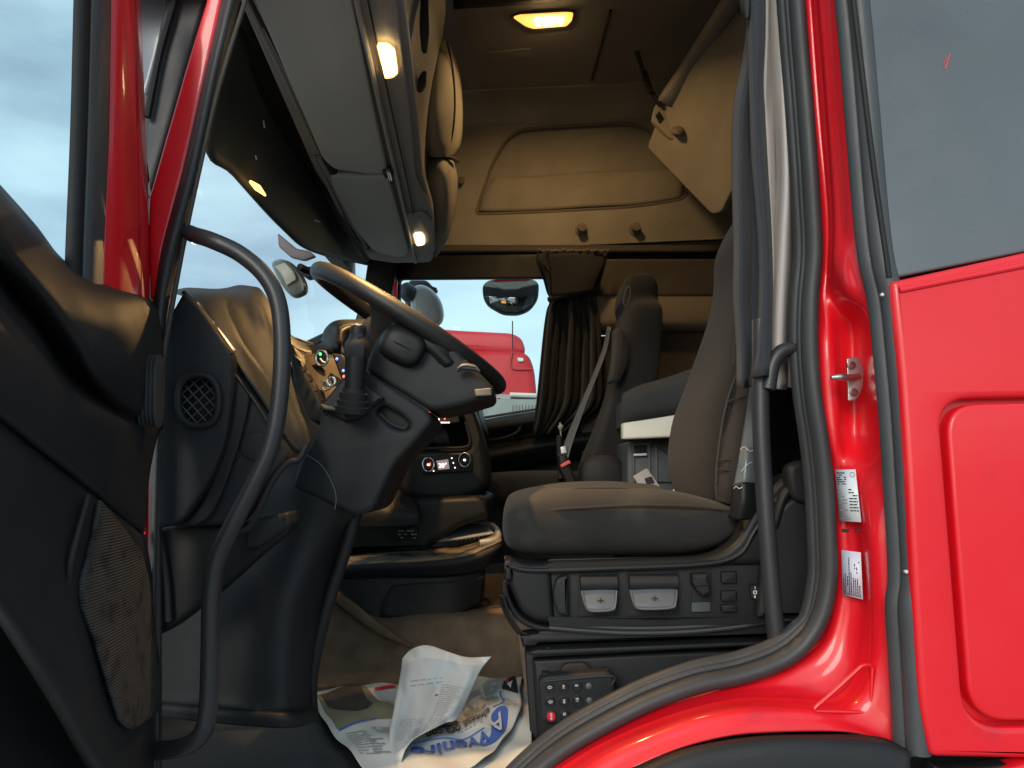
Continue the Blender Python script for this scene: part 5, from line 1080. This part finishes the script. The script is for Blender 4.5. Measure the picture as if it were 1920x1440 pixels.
# =============================================================== outside
gnd = tag(mesh('ground', [(-300,-300,0),(300,-300,0),(300,300,0),(-300,300,0)], [(0,1,2,3)], mat('pale_concrete', (.26,.255,.245), .9, bump=.5, bscale=60, var=.3, vscale=.6)), None, None, None, 'structure')
def mirror_mat(): return mat('mirror_glass', (.85,.87,.88), .02, metal=1)
MG = mirror_mat()
om = thing('kerb_mirror', A(957, 530, 3.62), 'wide kerb view mirror hanging outside the passenger window', 'mirror')
mo = rp([(904,533,10),(914,524,8),(958,521),(1002,522,8),(1011,530,8),(1010,556,10),(995,578,14),(972,587,10),(942,586,10),(914,570,14),(905,555,8)], 6)
pY('housing', mo, 3.66, .10, .03, BLK2, om, res=4)
cxy = (957,553); mv = []; mf = []
ringsn = 7; M_ = len(mo)
for k in range(ringsn+1):
    s = k/ringsn*.95
    for (x, y) in mo: mv.append(A(cxy[0]+(x-cxy[0])*s, cxy[1]+(y-cxy[1])*s, 3.628+.035*s*s))
for k in range(ringsn):
    for i in range(M_): mf.append((k*M_+i, k*M_+(i+1)%M_, (k+1)*M_+(i+1)%M_, (k+1)*M_+i))
mesh('mirror_glass', mv, mf, MG, om, 180)
pY('bracket', [(948,512),(962,512),(962,526),(948,526)], 3.68, .04, .01, BLK2, om)
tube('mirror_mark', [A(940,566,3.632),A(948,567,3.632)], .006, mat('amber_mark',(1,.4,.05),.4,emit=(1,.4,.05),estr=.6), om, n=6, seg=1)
rmr = thing('wide_mirror', A(800, 560, 3.8), 'rounded white backed outside mirror beyond the steering wheel rim at the passenger window', 'mirror')
loft('housing', [[A(800+(x-800)*s, 562+(y-562)*s, d) for x, y in sp([(772,545),(790,534),(812,545),(828,568),(832,596),(820,612),(790,618),(772,590)], 4)] for s, d in ((.7,3.78),(.95,3.8),(1,3.86),(.8,3.95))], mat('mirror_white', (.55,.56,.56), .35, coat=.3), rmr)
tube('arm', [A(757,535,3.8),A(765,548,3.8),A(772,560,3.82)], [.03,.05,.04], SLATEP, rmr)
pY('arm_shroud', rp([(766,524),(800,524),(822,548),(800,540),(778,545),(768,590),(757,580),(762,540)], 6), 3.9, .05, .02, SLATEP, rmr)
fm = thing('front_mirror', AX(548, 525, -1.0), 'grey backed mirror hanging in front of the windscreen left of the steering wheel', 'mirror')
fy = 2.3
loft('housing', [[A(546+(x-546)*s, 524+(y-524)*s, d) for x, y in sp([(510,494),(524,486),(545,492),(562,508),(575,530),(577,548),(566,557),(550,558),(530,538),(516,512)], 4)] for s, d in ((.75,fy-.02),(.96,fy),(1,fy+.05),(.8,fy+.12))], mat('mirror_grey', (.17,.19,.17), .4, coat=.3), fm)
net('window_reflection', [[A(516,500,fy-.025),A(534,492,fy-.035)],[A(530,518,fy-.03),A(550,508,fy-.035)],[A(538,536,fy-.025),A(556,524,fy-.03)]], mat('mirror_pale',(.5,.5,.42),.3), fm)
tube('arm', [A(562,500,fy+.05),A(580,508,fy+.1),A(600,498,fy+.15)], [.012,.014,.012], BLK2, fm)
pY('bracket', rp([(560,508),(582,502),(600,500),(600,516),(576,522),(564,514)], 3), fy+.15, .04, .01, SLATEP, fm)
pp = tag(pY('visor_bracket', rp([(520,436),(556,466),(580,470),(592,480),(570,488),(545,482),(522,462)], 5), 2.5, .02, .004, mat('mauve_plastic',(.16,.13,.15),.5)), 'mauve grey bracket under the windscreen shade above the front mirror', 'bracket')
# neighbouring truck
rt = thing('parked_truck', A(900, 800, 9.5), 'red truck cab with roof spoiler parked outside beyond the passenger window', 'truck')
RW = mat('faded_red', (.5,.008,.015), .5)
pY('roof_spoiler', rp([(700,606),(860,618,20),(960,623,20),(978,632,14),(985,652,8),(983,660),(975,664),(700,652)], 8), 8.6, 1.6, .08, mat('spoiler_red',(.55,.03,.04),.5), rt, res=4)
pY('cab_body', rp([(700,652),(972,656,10),(992,664,14),(1002,690,14),(1007,740,20),(1007,905),(700,905)], 6), 8.5, 2.2, .1, RW, rt, res=5)
pY('front_panel', rp([(930,738),(1008,740),(1008,905),(930,905)], 3), 8.42, .3, .05, mat('bumper_grey',(.3,.31,.31),.5), rt)
pY('sun_visor', rp([(956,744,4),(1006,742,4),(1006,760,10),(985,770,14),(958,768)], 4), 8.3, .2, .05, mat('dark_visor',(.06,.065,.07),.3,coat=.4), rt, res=4)
pY('headlamp_strip', rp([(955,735),(1008,737),(1008,746),(956,744)], 3), 8.25, .1, .03, WHITE, rt)
pY('lamp_or_glint', rp([(970,670),(982,671),(982,678),(971,678)], 3), 8.46, .05, .01, WHITE, rt)
tube('panel_seam', [A(960,658,8.48),A(960,690,8.48),A(1000,692,8.48)], .012, mat('seam_red',(.4,.02,.03),.5), rt)
tube('antenna', [A(961,602,8.5),A(961,656,8.5)], .008, DARK, rt, n=6, seg=1)
for x in (1460, 880):
    for yy in (8.9, 10.4):
        pass
wl = tag(pY('trailer_wall', rp([(600,744),(1150,750),(1150,880),(600,880)], 3), 7.6, .2, .02, mat('trailer_grey', (.22,.26,.25), .6, var=.1)), 'pale grey green ribbed trailer wall low outside the passenger window', 'trailer')
for i in range(14): tube('wall_rib', [A(960+i*6,758,7.58),A(960+i*6,800,7.58)], .006, bpy.data.materials['bumper_grey'], wl, n=6, seg=1)
# outer skin of the far door, seen in the mirrors
box('far_door_skin', (-.9, 3.42, z(-1.0)), (1.4, 3.46, z(.12)), RED, cab)
# =============================================================== light
SUN_E, SUN_R = math.radians(24), math.radians(200)
wd = bpy.data.worlds.new('World'); S.world = wd; wd.use_nodes = True; nt = wd.node_tree; nt.nodes.clear()
out = nt.nodes.new('ShaderNodeOutputWorld'); bg = nt.nodes.new('ShaderNodeBackground'); sky = nt.nodes.new('ShaderNodeTexSky')
sky.sky_type = 'NISHITA'; sky.sun_disc = False; sky.sun_elevation = SUN_E; sky.sun_rotation = SUN_R; sky.dust_density = 1.5; sky.air_density = 1.0; sky.altitude = 100
tc = nt.nodes.new('ShaderNodeTexCoord'); nz = nt.nodes.new('ShaderNodeTexNoise'); nz.inputs['Scale'].default_value = 2.2; nz.inputs['Detail'].default_value = 6
mp = nt.nodes.new('ShaderNodeMapping'); mp.inputs['Scale'].default_value = (1, 1, 3.2)
nt.links.new(tc.outputs['Generated'], mp.inputs[0]); nt.links.new(mp.outputs[0], nz.inputs['Vector'])
rg = nt.nodes.new('ShaderNodeMapRange'); rg.inputs[1].default_value = .38; rg.inputs[2].default_value = .7; rg.inputs[3].default_value = .25; rg.inputs[4].default_value = .92
nt.links.new(nz.outputs['Fac'], rg.inputs[0])
mx = nt.nodes.new('ShaderNodeMix'); mx.data_type = 'RGBA'; mx.inputs['B'].default_value = SKYC = (6.4, 8.9, 9.7, 1)
nt.links.new(rg.outputs[0], mx.inputs['Factor']); nt.links.new(sky.outputs[0], mx.inputs['A']); nt.links.new(mx.outputs['Result'], bg.inputs[0]); bg.inputs[1].default_value = .09
nt.links.new(bg.outputs[0], out.inputs[0])
sd = bpy.data.lights.new('sun', 'SUN'); sd.energy = 1.2; sd.angle = math.radians(25); sd.color = (1, .95, .88)
so = bpy.data.objects.new('sun', sd); COL.objects.link(so)
# sky sun_rotation is measured clockwise from +Y: direction of the sun
dirv = Vector((math.sin(SUN_R)*math.cos(SUN_E), math.cos(SUN_R)*math.cos(SUN_E), math.sin(SUN_E)))
so.rotation_euler = dirv.to_track_quat('Z', 'Y').to_euler()
def area(name, p, tgt, size, power, col, par=None, spread=math.pi):
    l = bpy.data.lights.new(name, 'AREA'); l.energy = power; l.size = size; l.color = col; l.shape = 'DISK'; l.spread = spread
    o = bpy.data.objects.new(name, l); COL.objects.link(o); o.location = p; d = (Vector(tgt)-p); o.rotation_euler = d.to_track_quat('-Z', 'Y').to_euler(); return o
area('reading_lamp_light', l1+Vector((0,0,-.02)), l1+Vector((.05,.22,-1)), .025, 3.6, (1,.56,.2), spread=math.radians(95))
area('reading_lamp_light', l2+Vector((0,0,-.02)), l2+Vector((.05,-.9,-1)), .025, 1.4, (1,.56,.2), spread=math.radians(100))
cp_ = AZ(1030,40,1.70); area('ceiling_lamp_light', cp_, cp_+Vector((.05,.22,-1)), .14, 3.5, (1,.62,.27), spread=math.radians(150))
# =============================================================== render
S.view_settings.view_transform = 'Standard'; S.view_settings.look = 'None'; S.view_settings.gamma = 1; S.view_settings.use_curve_mapping = False
S.view_settings.exposure = 0.5
S.render.engine = 'CYCLES'; S.cycles.max_bounces = 6; S.cycles.use_denoising = True
